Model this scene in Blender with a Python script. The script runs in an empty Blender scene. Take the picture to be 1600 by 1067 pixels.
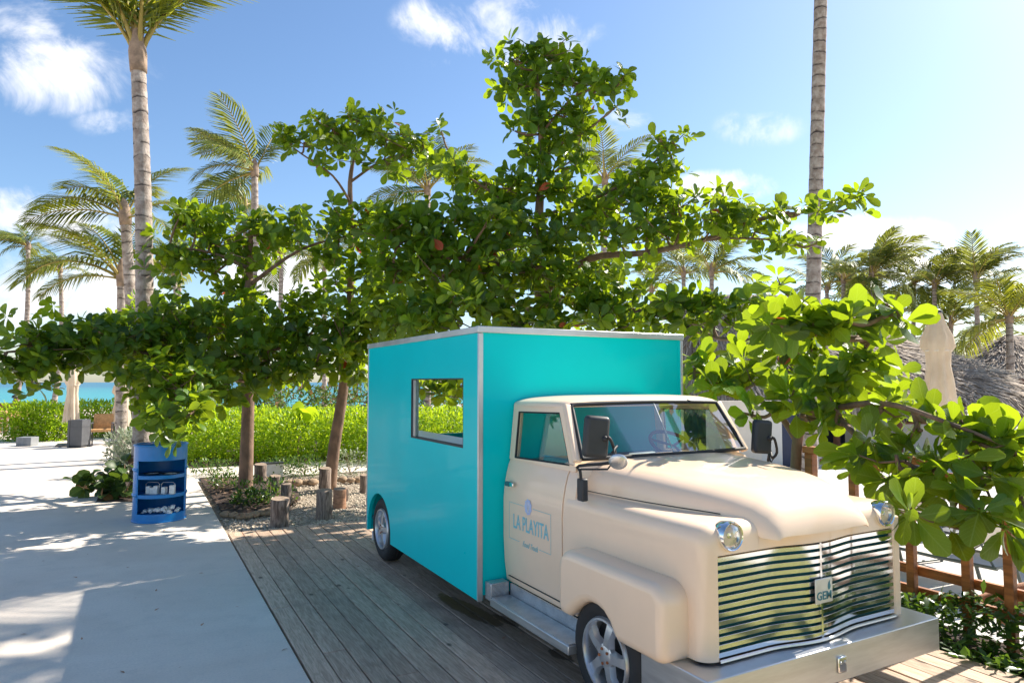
import bpy, bmesh, math, random
import numpy as np
from mathutils import Vector, Matrix, noise
R = math.radians
random.seed(7)
rng = np.random.default_rng(7)
scene = bpy.context.scene
COL = scene.collection

# ------------------------------------------------------------------ camera
CAMZ = 1.62
YAW = R(28.5); FPX = 1066.7; PIT = math.atan(63.5 / FPX)
cam_d = bpy.data.cameras.new('camera'); cam = bpy.data.objects.new('camera', cam_d); COL.objects.link(cam)
cam_d.sensor_width = 36.0; cam_d.lens = 24.0; cam_d.clip_start = 0.05; cam_d.clip_end = 12000
cam.location = (0, 0, CAMZ); cam.rotation_euler = (math.pi / 2 + PIT, 0, -YAW)
scene.camera = cam
# ------------------------------------------------------------------ light
SUN_EL = R(41); SUN_AZ = R(86)          # azimuth from +Y towards +X
sun_dir = Vector((math.sin(SUN_AZ) * math.cos(SUN_EL), math.cos(SUN_AZ) * math.cos(SUN_EL), math.sin(SUN_EL)))
sd = bpy.data.lights.new('sun', 'SUN'); sd.energy = 5.0; sd.angle = R(0.55); sd.color = (1.0, 0.93, 0.82)
sun = bpy.data.objects.new('sun', sd); COL.objects.link(sun)
sun.rotation_euler = (-sun_dir).to_track_quat('-Z', 'Y').to_euler(); sun.location = (20, 2, 30)
scene.view_settings.view_transform = 'Standard'; scene.view_settings.look = 'None'
scene.view_settings.exposure = 1.05; scene.view_settings.gamma = 1.0
scene.view_settings.use_curve_mapping = False
SKY_STRENGTH = 0.098
scene.cycles.max_bounces = 7; scene.cycles.diffuse_bounces = 3; scene.cycles.glossy_bounces = 3; scene.cycles.transmission_bounces = 4; scene.cycles.transparent_max_bounces = 8

# pixel helpers: where a ray of the photograph meets a plane or a depth in the place
_fh = Vector((math.sin(YAW), math.cos(YAW), 0)); RGT = Vector((math.cos(YAW), -math.sin(YAW), 0))
_fw = _fh * math.cos(PIT) + Vector((0, 0, 1)) * math.sin(PIT); _up = Vector((0, 0, 1)) * math.cos(PIT) - _fh * math.sin(PIT)
CAM = Vector((0, 0, CAMZ))
def ray(x, y): return _fw + RGT * ((x - 800) / FPX) - _up * ((y - 533.5) / FPX)
def AT(x, y, d): return CAM + ray(x, y) * d
def G(x, y, z=0.0):
    r = ray(x, y); return CAM + r * ((z - CAMZ) / r.z)
def depth_of(p): return (Vector(p) - CAM).dot(_fw)
def proj(p):
    v = Vector(p) - CAM; d = v.dot(_fw); return 800 + FPX * v.dot(RGT) / d, 533.5 - FPX * v.dot(_up) / d, d

# ------------------------------------------------------------------ world: sky and clouds
W = bpy.data.worlds.new('World'); scene.world = W; W.use_nodes = True
nt = W.node_tree; nt.nodes.clear()
W.cycles.sampling_method = 'MANUAL'; W.cycles.sample_map_resolution = 512
class NG:
    def __init__(s, t): s.t = t
    def n(s, typ, **kw):
        nd = s.t.nodes.new(typ)
        for k, v in kw.items(): setattr(nd, k, v)
        return nd
    def set(s, sock, v):
        if isinstance(v, bpy.types.NodeSocket): s.t.links.new(v, sock)
        elif v is not None: sock.default_value = v
    def math(s, op, a, b=None, c=None, clamp=False):
        nd = s.n('ShaderNodeMath', operation=op); nd.use_clamp = clamp
        s.set(nd.inputs[0], a); s.set(nd.inputs[1], b); s.set(nd.inputs[2], c); return nd.outputs[0]
    def vmath(s, op, a, b=None):
        nd = s.n('ShaderNodeVectorMath', operation=op)
        s.set(nd.inputs[0], a); s.set(nd.inputs[1], b)
        return nd.outputs['Value'] if op in ('DOT_PRODUCT', 'LENGTH', 'DISTANCE') else nd.outputs[0]
    def noise(s, vec, scale, detail=4, rough=0.55, dist=0.0):
        nd = s.n('ShaderNodeTexNoise'); s.set(nd.inputs['Vector'], vec)
        nd.inputs['Scale'].default_value = scale; nd.inputs['Detail'].default_value = detail
        nd.inputs['Roughness'].default_value = rough; nd.inputs['Distortion'].default_value = dist
        return nd.outputs['Fac']
    def mixc(s, f, a, b, blend='MIX'):
        nd = s.n('ShaderNodeMix', data_type='RGBA', blend_type=blend)
        s.set(nd.inputs[0], f); s.set(nd.inputs[6], a); s.set(nd.inputs[7], b); return nd.outputs[2]
    def rampf(s, v, lo, hi, a=0.0, b=1.0, smooth=True):
        nd = s.n('ShaderNodeMapRange'); nd.interpolation_type = 'SMOOTHSTEP' if smooth else 'LINEAR'
        s.set(nd.inputs[0], v); s.set(nd.inputs[1], lo); s.set(nd.inputs[2], hi); s.set(nd.inputs[3], a); s.set(nd.inputs[4], b)
        return nd.outputs[0]
g = NG(nt)
sky = g.n('ShaderNodeTexSky', sky_type='NISHITA'); sky.sun_disc = False
sky.sun_elevation = SUN_EL; sky.sun_rotation = SUN_AZ
sky.altitude = 0; sky.air_density = 1.0; sky.dust_density = 0.75; sky.ozone_density = 3.0
tc = g.n('ShaderNodeTexCoord'); dirv = tc.outputs['Generated']
n1 = g.noise(dirv, 5.0, 7, 0.6, 0.4)
n2 = g.noise(dirv, 13.0, 6, 0.65, 0.8)
sep = g.n('ShaderNodeSeparateXYZ'); g.set(sep.inputs[0], dirv)
cl = None
# cloud banks by direction: px, py, half width, half height (pixels), strength
for (cx, cy, rx, ry, k) in [(60, 115, 190, 75, 0.75), (20, 40, 90, 60, 0.6), (750, 35, 150, 60, 0.8), (860, 60, 130, 55, 0.75), (1185, 200, 80, 36, 0.34), (975, 190, 50, 26, 0.5),
        (1130, 290, 90, 30, 0.7), (1350, 368, 150, 40, 1.1), (1480, 420, 170, 60, 0.9), (90, 340, 160, 60, 0.9), (60, 450, 220, 75, 0.9), (450, 430, 130, 60, 1.1),
        (-250, 300, 200, 120, 0.9), (-500, 150, 200, 100, 0.8), (1900, 380, 220, 70, 0.9), (190, 190, 80, 30, 0.4), (680, 100, 40, 14, 0.4), (-900, 420, 420, 120, 0.9)]:
    f = ray(cx, cy); 
    u = RGT - f * (RGT.dot(f) / f.dot(f)); u.normalize(); v = Vector(f).normalized().cross(u)
    fn = f.normalized(); s_ = f.length
    a = g.math('MULTIPLY', g.vmath('DOT_PRODUCT', dirv, tuple(u)), FPX * s_ / rx)
    b = g.math('MULTIPLY', g.vmath('DOT_PRODUCT', dirv, tuple(v)), FPX * s_ / ry)
    d2 = g.math('ADD', g.math('MULTIPLY', a, a), g.math('MULTIPLY', b, b))
    blob = g.math('MULTIPLY', g.math('SUBTRACT', 1.0, d2, clamp=True), k)
    blob = g.math('MULTIPLY', blob, g.math('GREATER_THAN', g.vmath('DOT_PRODUCT', dirv, tuple(fn)), 0.0))
    cl = blob if cl is None else g.math('MAXIMUM', cl, blob)
# broken cloud carried on out of view, its cover raised for neutral fill light
oth = g.math('MULTIPLY', g.rampf(g.noise(dirv, 2.3, 5, 0.6), 0.54, 0.76), g.math('LESS_THAN', g.vmath('DOT_PRODUCT', dirv, tuple(_fw)), 0.3))
cl = g.math('MAXIMUM', cl, oth)
nn = g.math('ADD', g.math('MULTIPLY', n1, 0.65), g.math('MULTIPLY', n2, 0.45))
cm = g.math('MULTIPLY', g.rampf(g.math('ADD', cl, g.math('MULTIPLY', g.math('SUBTRACT', nn, 0.58), 4.2)), 0.1, 1.1), g.rampf(cl, 0.0, 0.35))
hs = g.n('ShaderNodeHueSaturation'); hs.inputs['Saturation'].default_value = 1.08; g.set(hs.inputs['Color'], sky.outputs[0])
skyc = g.mixc(cm, hs.outputs[0], (6.4, 6.4, 6.6, 1))
bg = g.n('ShaderNodeBackground'); g.set(bg.inputs[0], skyc); bg.inputs[1].default_value = SKY_STRENGTH
wo = g.n('ShaderNodeOutputWorld'); nt.links.new(bg.outputs[0], wo.inputs[0])

# ------------------------------------------------------------------ materials
MATS = {}
def newmat(name):
    m = bpy.data.materials.new(name); m.use_nodes = True; m.node_tree.nodes.clear()
    return m, NG(m.node_tree)
def finish(m, gg, shader):
    o = gg.n('ShaderNodeOutputMaterial'); m.node_tree.links.new(shader, o.inputs[0]); MATS[m.name] = m; return m
def bump(gg, h, strength, dist=0.01):
    b = gg.n('ShaderNodeBump'); b.inputs['Strength'].default_value = strength; b.inputs['Distance'].default_value = dist
    gg.set(b.inputs['Height'], h); return b.outputs[0]
def pm(name, col, rough=0.6, var=0.15, scale=6.0, bmp=0.0, metal=0.0, coat=0.0, dirt=None, bscale=None, bdist=0.01, stretch=None, trans=0.0, spec=0.5):
    """plain procedural material: base colour broken up by noise, optional bump, dirt and coat"""
    m, q = newmat(name)
    tc = q.n('ShaderNodeTexCoord'); v = tc.outputs['Object']
    if stretch:
        mp = q.n('ShaderNodeMapping'); q.set(mp.inputs[0], v); mp.inputs['Scale'].default_value = stretch; v = mp.outputs[0]
    nz = q.noise(v, scale, 6, 0.6)
    c = tuple(col) + (1,)
    lo = tuple(x * (1 - var) for x in col) + (1,); hi = tuple(min(1, x * (1 + var)) for x in col) + (1,)
    cc = q.mixc(q.rampf(nz, 0.3, 0.7), lo, hi)
    if dirt:
        cc = q.mixc(q.rampf(q.noise(v, scale * 0.37, 5, 0.7, 0.5), 0.55, 0.8, 0, dirt[1]), cc, tuple(dirt[0]) + (1,))
    p = q.n('ShaderNodeBsdfPrincipled'); q.set(p.inputs['Base Color'], cc)
    q.set(p.inputs['Roughness'], q.rampf(nz, 0.2, 0.8, rough * 0.88, min(1, rough * 1.12)))
    p.inputs['Metallic'].default_value = metal; p.inputs['Coat Weight'].default_value = coat; p.inputs['Coat Roughness'].default_value = 0.04
    p.inputs['Specular IOR Level'].default_value = spec
    if bmp: q.set(p.inputs['Normal'], bump(q, q.noise(v, bscale or scale * 4, 6, 0.65), bmp, bdist))
    if trans: p.inputs['Transmission Weight'].default_value = trans
    return finish(m, q, p.outputs[0])
def leafmat(name, dark, light, trcol, gloss=0.35, odd=None, trw=0.45, vein=True):
    """leaf: UV carries (across, along); attribute rnd varies each leaf"""
    m, q = newmat(name)
    at = q.n('ShaderNodeAttribute', attribute_name='rnd'); r = at.outputs['Fac']
    c = q.mixc(r, tuple(dark) + (1,), tuple(light) + (1,))
    t = q.mixc(r, tuple(x * 0.7 for x in trcol) + (1,), tuple(min(1, x * 1.15) for x in trcol) + (1,))
    if odd:
        s = q.math('GREATER_THAN', r, odd[1])
        c = q.mixc(s, c, tuple(odd[0]) + (1,)); t = q.mixc(s, t, tuple(x * 1.3 for x in odd[0]) + (1,))
    nrm = None
    if vein:
        uv = q.n('ShaderNodeUVMap'); sp = q.n('ShaderNodeSeparateXYZ'); q.set(sp.inputs[0], uv.outputs[0])
        ax = q.math('ABSOLUTE', sp.outputs[0])
        mid = q.rampf(ax, 0.03, 0.07, 1, 0)
        lat = q.math('FRACT', q.math('SUBTRACT', q.math('MULTIPLY', sp.outputs[1], 8.0), q.math('MULTIPLY', ax, 3.2)))
        lat = q.rampf(q.math('ABSOLUTE', q.math('SUBTRACT', lat, 0.5)), 0.03, 0.10, 0.55, 0)
        vv = q.math('MAXIMUM', mid, lat)
        c = q.mixc(q.math('MULTIPLY', vv, 0.5), c, (0.25, 0.36, 0.10, 1))
        nrm = bump(q, vv, 0.25, 0.004)
        blot = q.noise(q.n('ShaderNodeTexCoord').outputs['Object'], 22, 4, 0.6)
        c = q.mixc(q.rampf(blot, 0.5, 0.75, 0, 0.35), c, tuple(x * 0.6 for x in dark) + (1,))
    p = q.n('ShaderNodeBsdfPrincipled'); q.set(p.inputs['Base Color'], c); p.inputs['Roughness'].default_value = gloss
    p.inputs['Specular IOR Level'].default_value = 0.33
    if nrm is not None: q.set(p.inputs['Normal'], nrm)
    tr = q.n('ShaderNodeBsdfTranslucent'); q.set(tr.inputs[0], t)
    mx = q.n('ShaderNodeMixShader'); mx.inputs[0].default_value = trw
    m.node_tree.links.new(p.outputs[0], mx.inputs[1]); m.node_tree.links.new(tr.outputs[0], mx.inputs[2])
    return finish(m, q, mx.outputs[0])
def glassmat(name, tint, refl=0.0):
    m, q = newmat(name)
    t = q.n('ShaderNodeBsdfTransparent'); t.inputs[0].default_value = tuple(tint) + (1,)
    gl = q.n('ShaderNodeBsdfGlossy'); gl.inputs['Roughness'].default_value = 0.02
    fr = q.n('ShaderNodeFresnel'); fr.inputs[0].default_value = 1.5
    f = q.math('ADD', q.math('MULTIPLY', fr.outputs[0], 0.30), refl, clamp=True)
    mx = q.n('ShaderNodeMixShader'); q.set(mx.inputs[0], f)
    m.node_tree.links.new(t.outputs[0], mx.inputs[1]); m.node_tree.links.new(gl.outputs[0], mx.inputs[2])
    return finish(m, q, mx.outputs[0])

M_turq = pm('turquoise_paint', (0.0, 0.64, 0.65), 0.30, 0.03, 1.2, coat=0.07, spec=0.08, bmp=0.05, bscale=2.2, bdist=0.006)
M_turq_in = pm('turquoise_inner', (0.02, 0.16, 0.17), 0.6, 0.1, 3)
M_gridark = pm('grille_teal', (0.0, 0.11, 0.12), 0.45, 0.1, 8)
M_cream = pm('cream_paint', (0.95, 0.70, 0.49), 0.34, 0.035, 1.6, coat=0.5, spec=0.4, bmp=0.035, bscale=4, bdist=0.006, dirt=((0.55, 0.42, 0.30), 0.25))
M_alu = pm('brushed_aluminium', (0.66, 0.66, 0.66), 0.36, 0.08, 5, metal=0.9, bmp=0.05, bscale=60, bdist=0.002, stretch=(1, 1, 8))
M_alu_trim = pm('aluminium_trim', (0.62, 0.62, 0.62), 0.38, 0.08, 4, metal=0.7)
M_chrome = pm('chrome', (0.82, 0.82, 0.8), 0.10, 0.03, 5, metal=1.0, bmp=0.025, bscale=9, bdist=0.004)
M_rim = pm('alloy_rim', (0.62, 0.63, 0.65), 0.3, 0.06, 9, metal=0.75, dirt=((0.3, 0.27, 0.23), 0.35))
M_tyre = pm('tyre_rubber', (0.022, 0.022, 0.023), 0.75, 0.25, 14, bmp=0.15, dirt=((0.10, 0.09, 0.08), 0.5))
M_black = pm('black_plastic', (0.03, 0.031, 0.034), 0.5, 0.15, 12, bmp=0.06, bscale=120, bdist=0.002)
M_rubber = pm('black_rubber', (0.018, 0.018, 0.019), 0.6, 0.2, 12)
M_rust = pm('rust', (0.30, 0.10, 0.035), 0.85, 0.4, 20, bmp=0.3)
M_glass = glassmat('window_glass', (0.86, 0.92, 0.91))
M_lens = glassmat('headlight_lens', (0.95, 0.95, 0.9), 0.12)
M_navy = pm('navy_paint', (0.02, 0.03, 0.075), 0.5, 0.15, 4)
M_decal = pm('pale_blue_decal', (0.22, 0.55, 0.62), 0.4, 0.06, 10)
M_shell = pm('lilac_decal', (0.48, 0.56, 0.80), 0.4, 0.06, 10)
M_badge = pm('badge_plate', (0.70, 0.68, 0.62), 0.35, 0.08, 10, metal=0.5)
M_badgetxt = pm('badge_letters', (0.04, 0.20, 0.24), 0.4, 0.05, 10)
M_seat = pm('grey_vinyl', (0.10, 0.10, 0.11), 0.55, 0.15, 10)
M_blue = pm('blue_drum_paint', (0.010, 0.215, 0.56), 0.38, 0.10, 3, coat=0.15, bmp=0.08, bscale=14, dirt=((0.06, 0.24, 0.50), 0.4))
M_white = pm('white_plastic', (0.74, 0.74, 0.74), 0.5, 0.06, 12)
M_paper = pm('white_paper', (0.78, 0.77, 0.74), 0.8, 0.08, 30)
M_plate = pm('dark_plate', (0.025, 0.025, 0.028), 0.35, 0.2, 30)
M_speck = pm('plate_flecks', (0.55, 0.53, 0.48), 0.6, 0.5, 60)
M_bark = pm('almond_bark', (0.20, 0.125, 0.085), 0.85, 0.35, 9, bmp=0.5, bscale=30, dirt=((0.30, 0.25, 0.20), 0.5), stretch=(1, 1, 0.5))
M_twig = pm('almond_twig', (0.21, 0.13, 0.08), 0.8, 0.25, 12, bmp=0.3)
M_soil = pm('dark_soil', (0.055, 0.033, 0.022), 0.95, 0.5, 14, bmp=0.9, bscale=40, bdist=0.03, dirt=((0.13, 0.075, 0.045), 0.8))
M_sand = pm('beach_sand', (0.60, 0.51, 0.40), 0.9, 0.12, 0.6, bmp=0.4, bscale=3, bdist=0.05)
M_terrace = pm('terrace_paving', (0.55, 0.52, 0.48), 0.8, 0.08, 1.5, bmp=0.1, bscale=40)
M_stone = pm('edging_stone', (0.36, 0.25, 0.16), 0.9, 0.35, 7, bmp=0.7, bscale=14, bdist=0.03, dirt=((0.22, 0.2, 0.17), 0.7))
M_pebble = pm('gravel_pebble', (0.50, 0.415, 0.32), 0.9, 0.35, 25)
M_gravel = pm('gravel_bed', (0.40, 0.33, 0.25), 0.95, 0.45, 60, bmp=1.0, bscale=70, bdist=0.03)
M_umb = pm('cream_canvas', (0.76, 0.68, 0.58), 0.85, 0.06, 4, bmp=0.15, bscale=90, bdist=0.003)
def mk_canvas():
    m, q = newmat('cream_canvas'); v = q.n('ShaderNodeTexCoord').outputs['Object']
    c = q.mixc(q.rampf(q.noise(v, 3, 5, 0.6), 0.3, 0.7), (0.72, 0.60, 0.46, 1), (0.82, 0.71, 0.57, 1))
    d = q.n('ShaderNodeBsdfDiffuse'); q.set(d.inputs[0], c); t = q.n('ShaderNodeBsdfTranslucent'); q.set(t.inputs[0], c)
    q.set(d.inputs['Normal'], bump(q, q.noise(v, 60, 3, 0.6), 0.15, 0.003))
    mx = q.n('ShaderNodeMixShader'); mx.inputs[0].default_value = 0.4
    m.node_tree.links.new(d.outputs[0], mx.inputs[1]); m.node_tree.links.new(t.outputs[0], mx.inputs[2]); return finish(m, q, mx.outputs[0])
M_canvas = mk_canvas()
M_grey = pm('charcoal_metal', (0.075, 0.078, 0.085), 0.5, 0.12, 9)
M_boxgrey = pm('grey_concrete', (0.22, 0.23, 0.24), 0.8, 0.15, 8, bmp=0.2)
M_tan = pm('tan_wicker', (0.52, 0.29, 0.12), 0.7, 0.2, 20, bmp=0.4, bscale=80)
M_fence = pm('stained_timber', (0.34, 0.125, 0.035), 0.55, 0.35, 5, bmp=0.25, bscale=18, stretch=(6, 0.7, 6), dirt=((0.20, 0.08, 0.03), 0.6))
M_log = pm('red_log', (0.42, 0.22, 0.13), 0.8, 0.3, 7, bmp=0.4, stretch=(1, 5, 5))
M_wall_w = pm('white_wall', (0.72, 0.69, 0.64), 0.8, 0.06, 2, bmp=0.1)
M_wall_st = pm('coral_stone', (0.50, 0.46, 0.41), 0.9, 0.3, 9, bmp=0.8, bscale=14, bdist=0.04)
M_pole = pm('grey_pole', (0.30, 0.30, 0.30), 0.5, 0.1, 8, metal=0.4)
M_skin = pm('skin', (0.20, 0.11, 0.07), 0.6, 0.1, 8)
M_shirt = pm('white_shirt', (0.74, 0.74, 0.80), 0.9, 0.08, 8)
M_trouser = pm('dark_trousers', (0.05, 0.06, 0.10), 0.9, 0.1, 8)
M_brownch = pm('brown_timber', (0.26, 0.12, 0.07), 0.8, 0.3, 4)
M_lawn = pm('lawn_grass', (0.25, 0.245, 0.07), 0.9, 0.4, 5, bmp=0.8, bscale=90, bdist=0.04)
M_sling = pm('cream_sling', (0.66, 0.60, 0.52), 0.85, 0.06, 60, bmp=0.2, bscale=200)
M_loungef = pm('olive_frame', (0.13, 0.14, 0.12), 0.45, 0.1, 9, metal=0.3)

L_almond = leafmat('almond_leaf', (0.014, 0.055, 0.008), (0.075, 0.175, 0.015), (0.47, 0.62, 0.016), 0.30, ((0.45, 0.07, 0.02), 0.994), 0.42)
L_grape = leafmat('sea_grape_leaf', (0.025, 0.06, 0.015), (0.07, 0.13, 0.03), (0.2, 0.3, 0.02), 0.4, ((0.22, 0.10, 0.04), 0.85), 0.3)
L_hedge = leafmat('hedge_leaf', (0.12, 0.27, 0.012), (0.30, 0.46, 0.02), (0.55, 0.70, 0.02), 0.4, ((0.36, 0.40, 0.05), 0.97), 0.5, vein=False)
L_silver = leafmat('silver_leaf', (0.20, 0.25, 0.17), (0.42, 0.46, 0.34), (0.35, 0.4, 0.2), 0.6, None, 0.25, vein=False)
L_dark = leafmat('dark_ground_leaf', (0.015, 0.05, 0.012), (0.05, 0.11, 0.02), (0.2, 0.34, 0.03), 0.3, None, 0.3, vein=False)
L_palm = leafmat('palm_leaflet', (0.05, 0.10, 0.022), (0.17, 0.21, 0.045), (0.44, 0.46, 0.06), 0.42, None, 0.35, vein=False)
L_palmg = leafmat('young_palm_leaflet', (0.07, 0.13, 0.015), (0.22, 0.25, 0.03), (0.48, 0.48, 0.03), 0.42, None, 0.42, vein=False)
M_rach = pm('frond_stalk', (0.36, 0.27, 0.06), 0.6, 0.2, 3)
M_sheath = pm('palm_sheath', (0.30, 0.21, 0.15), 0.9, 0.35, 7, bmp=0.5, bscale=25)

def mk_thatch():
    m, q = newmat('dry_thatch')
    at = q.n('ShaderNodeAttribute', attribute_name='rnd')
    c = q.mixc(at.outputs['Fac'], (0.20, 0.15, 0.11, 1), (0.62, 0.51, 0.40, 1))
    p = q.n('ShaderNodeBsdfPrincipled'); q.set(p.inputs['Base Color'], c); p.inputs['Roughness'].default_value = 0.85
    return finish(m, q, p.outputs[0])
M_thatch = mk_thatch()
M_thatch_under = pm('thatch_under', (0.34, 0.27, 0.21), 0.95, 0.4, 14, bmp=0.6)

def mk_palm_bark():
    m, q = newmat('palm_bark')
    uv = q.n('ShaderNodeUVMap'); sp = q.n('ShaderNodeSeparateXYZ'); q.set(sp.inputs[0], uv.outputs[0])
    tcn = q.n('ShaderNodeTexCoord').outputs['Object']
    wob = q.noise(tcn, 3.0, 3, 0.5)
    v = q.math('ADD', q.math('MULTIPLY', sp.outputs[1], 4.6), q.math('MULTIPLY', wob, 0.9))
    fr = q.math('FRACT', v)
    ring = q.rampf(fr, 0.0, 0.13, 1, 0)
    patch = q.rampf(q.noise(tcn, 4.0, 4, 0.6), 0.40, 0.52)
    base = q.mixc(q.rampf(q.noise(tcn, 9, 6, 0.65), 0.3, 0.7), (0.25, 0.19, 0.155, 1), (0.50, 0.43, 0.38, 1))
    c = q.mixc(q.math('MULTIPLY', q.rampf(fr, 0.0, 0.2, 1, 0), patch), base, (0.03, 0.02, 0.018, 1))
    c = q.mixc(q.rampf(fr, 0.5, 1.0, 0, 0.35), c, (0.20, 0.15, 0.12, 1))
    p = q.n('ShaderNodeBsdfPrincipled'); q.set(p.inputs['Base Color'], c); p.inputs['Roughness'].default_value = 0.9
    h = q.math('ADD', q.math('MULTIPLY', fr, 0.6), q.noise(tcn, 40, 4, 0.6))
    q.set(p.inputs['Normal'], bump(q, h, 0.6, 0.02))
    return finish(m, q, p.outputs[0])
M_palmbark = mk_palm_bark()

def mk_deck():
    m, q = newmat('weathered_plank')
    geo = q.n('ShaderNodeNewGeometry'); oi = q.n('ShaderNodeObjectInfo')
    off = q.n('ShaderNodeCombineXYZ'); q.set(off.inputs[0], q.math('MULTIPLY', oi.outputs['Random'], 37.0)); q.set(off.inputs[1], q.math('MULTIPLY', oi.outputs['Random'], 91.0))
    pos = q.vmath('ADD', geo.outputs['Position'], off.outputs[0])
    mp = q.n('ShaderNodeMapping'); q.set(mp.inputs[0], pos); mp.inputs['Scale'].default_value = (9, 0.8, 9)
    grain = q.noise(mp.outputs[0], 5.0, 7, 0.65, 1.2)
    mp2 = q.n('ShaderNodeMapping'); q.set(mp2.inputs[0], pos); mp2.inputs['Scale'].default_value = (30, 1.2, 30)
    fine = q.noise(mp2.outputs[0], 8.0, 4, 0.6, 0.3)
    c = q.mixc(q.rampf(grain, 0.3, 0.7), (0.41, 0.275, 0.185, 1), (0.66, 0.485, 0.35, 1))
    c = q.mixc(q.math('MULTIPLY', q.rampf(fine, 0.45, 0.75), 0.5), c, (0.14, 0.10, 0.075, 1))
    tone = q.rampf(oi.outputs['Random'], 0, 1, 0.78, 1.22, False)
    c = q.mixc(1.0, c, q.n('ShaderNodeCombineColor').outputs[0] if False else (1, 1, 1, 1), 'MULTIPLY')
    hsv = q.n('ShaderNodeHueSaturation'); q.set(hsv.inputs['Color'], c); q.set(hsv.inputs['Value'], tone); c = hsv.outputs[0]
    # knots
    mk = q.n('ShaderNodeMapping'); q.set(mk.inputs[0], pos); mk.inputs['Scale'].default_value = (1.0, 0.55, 1.0)
    vo = q.n('ShaderNodeTexVoronoi'); q.set(vo.inputs['Vector'], mk.outputs[0]); vo.inputs['Scale'].default_value = 5.5
    kn = q.rampf(vo.outputs['Distance'], 0.05, 0.13, 0.85, 0)
    c = q.mixc(kn, c, (0.075, 0.045, 0.03, 1))
    # broad grime
    c = q.mixc(q.rampf(q.noise(geo.outputs['Position'], 1.7, 5, 0.6, 0.5), 0.5, 0.75, 0, 0.45), c, (0.15, 0.12, 0.10, 1))
    # water stain that ran out from under the truck
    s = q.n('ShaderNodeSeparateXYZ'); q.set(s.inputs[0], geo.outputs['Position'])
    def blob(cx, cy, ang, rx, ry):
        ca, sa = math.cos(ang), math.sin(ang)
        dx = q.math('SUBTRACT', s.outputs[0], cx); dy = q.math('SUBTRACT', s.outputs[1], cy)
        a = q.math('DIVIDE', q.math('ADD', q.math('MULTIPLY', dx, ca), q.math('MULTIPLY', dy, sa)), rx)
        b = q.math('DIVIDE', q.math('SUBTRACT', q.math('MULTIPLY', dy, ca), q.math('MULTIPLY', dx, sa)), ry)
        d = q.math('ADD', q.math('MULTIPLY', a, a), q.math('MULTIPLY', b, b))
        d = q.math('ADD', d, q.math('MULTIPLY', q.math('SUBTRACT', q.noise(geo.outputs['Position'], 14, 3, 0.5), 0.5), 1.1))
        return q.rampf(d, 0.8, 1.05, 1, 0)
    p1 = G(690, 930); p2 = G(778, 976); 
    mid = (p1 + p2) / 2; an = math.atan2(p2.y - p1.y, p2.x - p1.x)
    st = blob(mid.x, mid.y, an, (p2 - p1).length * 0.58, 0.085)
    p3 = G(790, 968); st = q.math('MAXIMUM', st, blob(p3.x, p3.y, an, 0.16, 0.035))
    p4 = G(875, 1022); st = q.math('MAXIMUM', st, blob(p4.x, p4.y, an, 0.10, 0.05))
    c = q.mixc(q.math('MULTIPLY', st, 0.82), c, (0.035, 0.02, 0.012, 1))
    p = q.n('ShaderNodeBsdfPrincipled'); q.set(p.inputs['Base Color'], c)
    q.set(p.inputs['Roughness'], q.rampf(st, 0, 1, 0.72, 0.4))
    h = q.math('ADD', q.math('MULTIPLY', grain, 0.6), q.math('MULTIPLY', fine, 0.5))
    q.set(p.inputs['Normal'], bump(q, h, 0.45, 0.006))
    return finish(m, q, p.outputs[0])
M_deck = mk_deck()

def mk_pavement():
    m, q = newmat('cast_concrete')
    v = q.n('ShaderNodeNewGeometry').outputs['Position']
    big = q.noise(v, 0.55, 5, 0.6, 0.6); med = q.noise(v, 4.0, 6, 0.65); fin = q.noise(v, 70, 3, 0.7); spk = q.noise(v, 26, 3, 0.6)
    c = q.mixc(q.rampf(big, 0.35, 0.7), (0.69, 0.595, 0.50, 1), (0.78, 0.695, 0.60, 1))
    c = q.mixc(q.rampf(med, 0.45, 0.8, 0, 0.35), c, (0.46, 0.425, 0.375, 1))
    c = q.mixc(q.rampf(fin, 0.35, 0.75, 0, 0.30), c, (0.40, 0.385, 0.36, 1))
    c = q.mixc(q.rampf(spk, 0.70, 0.76, 0, 0.5), c, (0.25, 0.22, 0.19, 1))
    st = q.n('ShaderNodeMapping'); q.set(st.inputs[0], v); st.inputs['Scale'].default_value = (0.35, 1.4, 1)
    c = q.mixc(q.rampf(q.noise(st.outputs[0], 1.3, 5, 0.7, 1.5), 0.58, 0.72, 0, 0.30), c, (0.43, 0.39, 0.33, 1))
    p = q.n('ShaderNodeBsdfPrincipled'); q.set(p.inputs['Base Color'], c); p.inputs['Roughness'].default_value = 0.82
    q.set(p.inputs['Normal'], bump(q, q.math('ADD', fin, q.math('MULTIPLY', med, 0.7)), 0.22, 0.006))
    return finish(m, q, p.outputs[0])
M_pave = mk_pavement()

def mk_sea():
    m, q = newmat('turquoise_sea')
    v = q.n('ShaderNodeNewGeometry').outputs['Position']
    d = q.vmath('DOT_PRODUCT', v, tuple(_fh))
    nz = q.noise(v, 0.02, 4, 0.6)
    dd = q.math('ADD', d, q.math('MULTIPLY', nz, 60.0))
    c = q.mixc(q.rampf(dd, 90, 420), (0.02, 0.26, 0.28, 1), (0.008, 0.13, 0.21, 1))
    c = q.mixc(q.rampf(q.noise(v, 0.09, 4, 0.6), 0.55, 0.75, 0, 0.5), c, (0.012, 0.15, 0.20, 1))
    p = q.n('ShaderNodeBsdfPrincipled'); q.set(p.inputs['Base Color'], c); p.inputs['Roughness'].default_value = 0.35; p.inputs['Specular IOR Level'].default_value = 0.3
    q.set(p.inputs['Normal'], bump(q, q.noise(v, 0.7, 5, 0.6), 0.5, 0.3))
    return finish(m, q, p.outputs[0])
M_sea = mk_sea()

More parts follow.
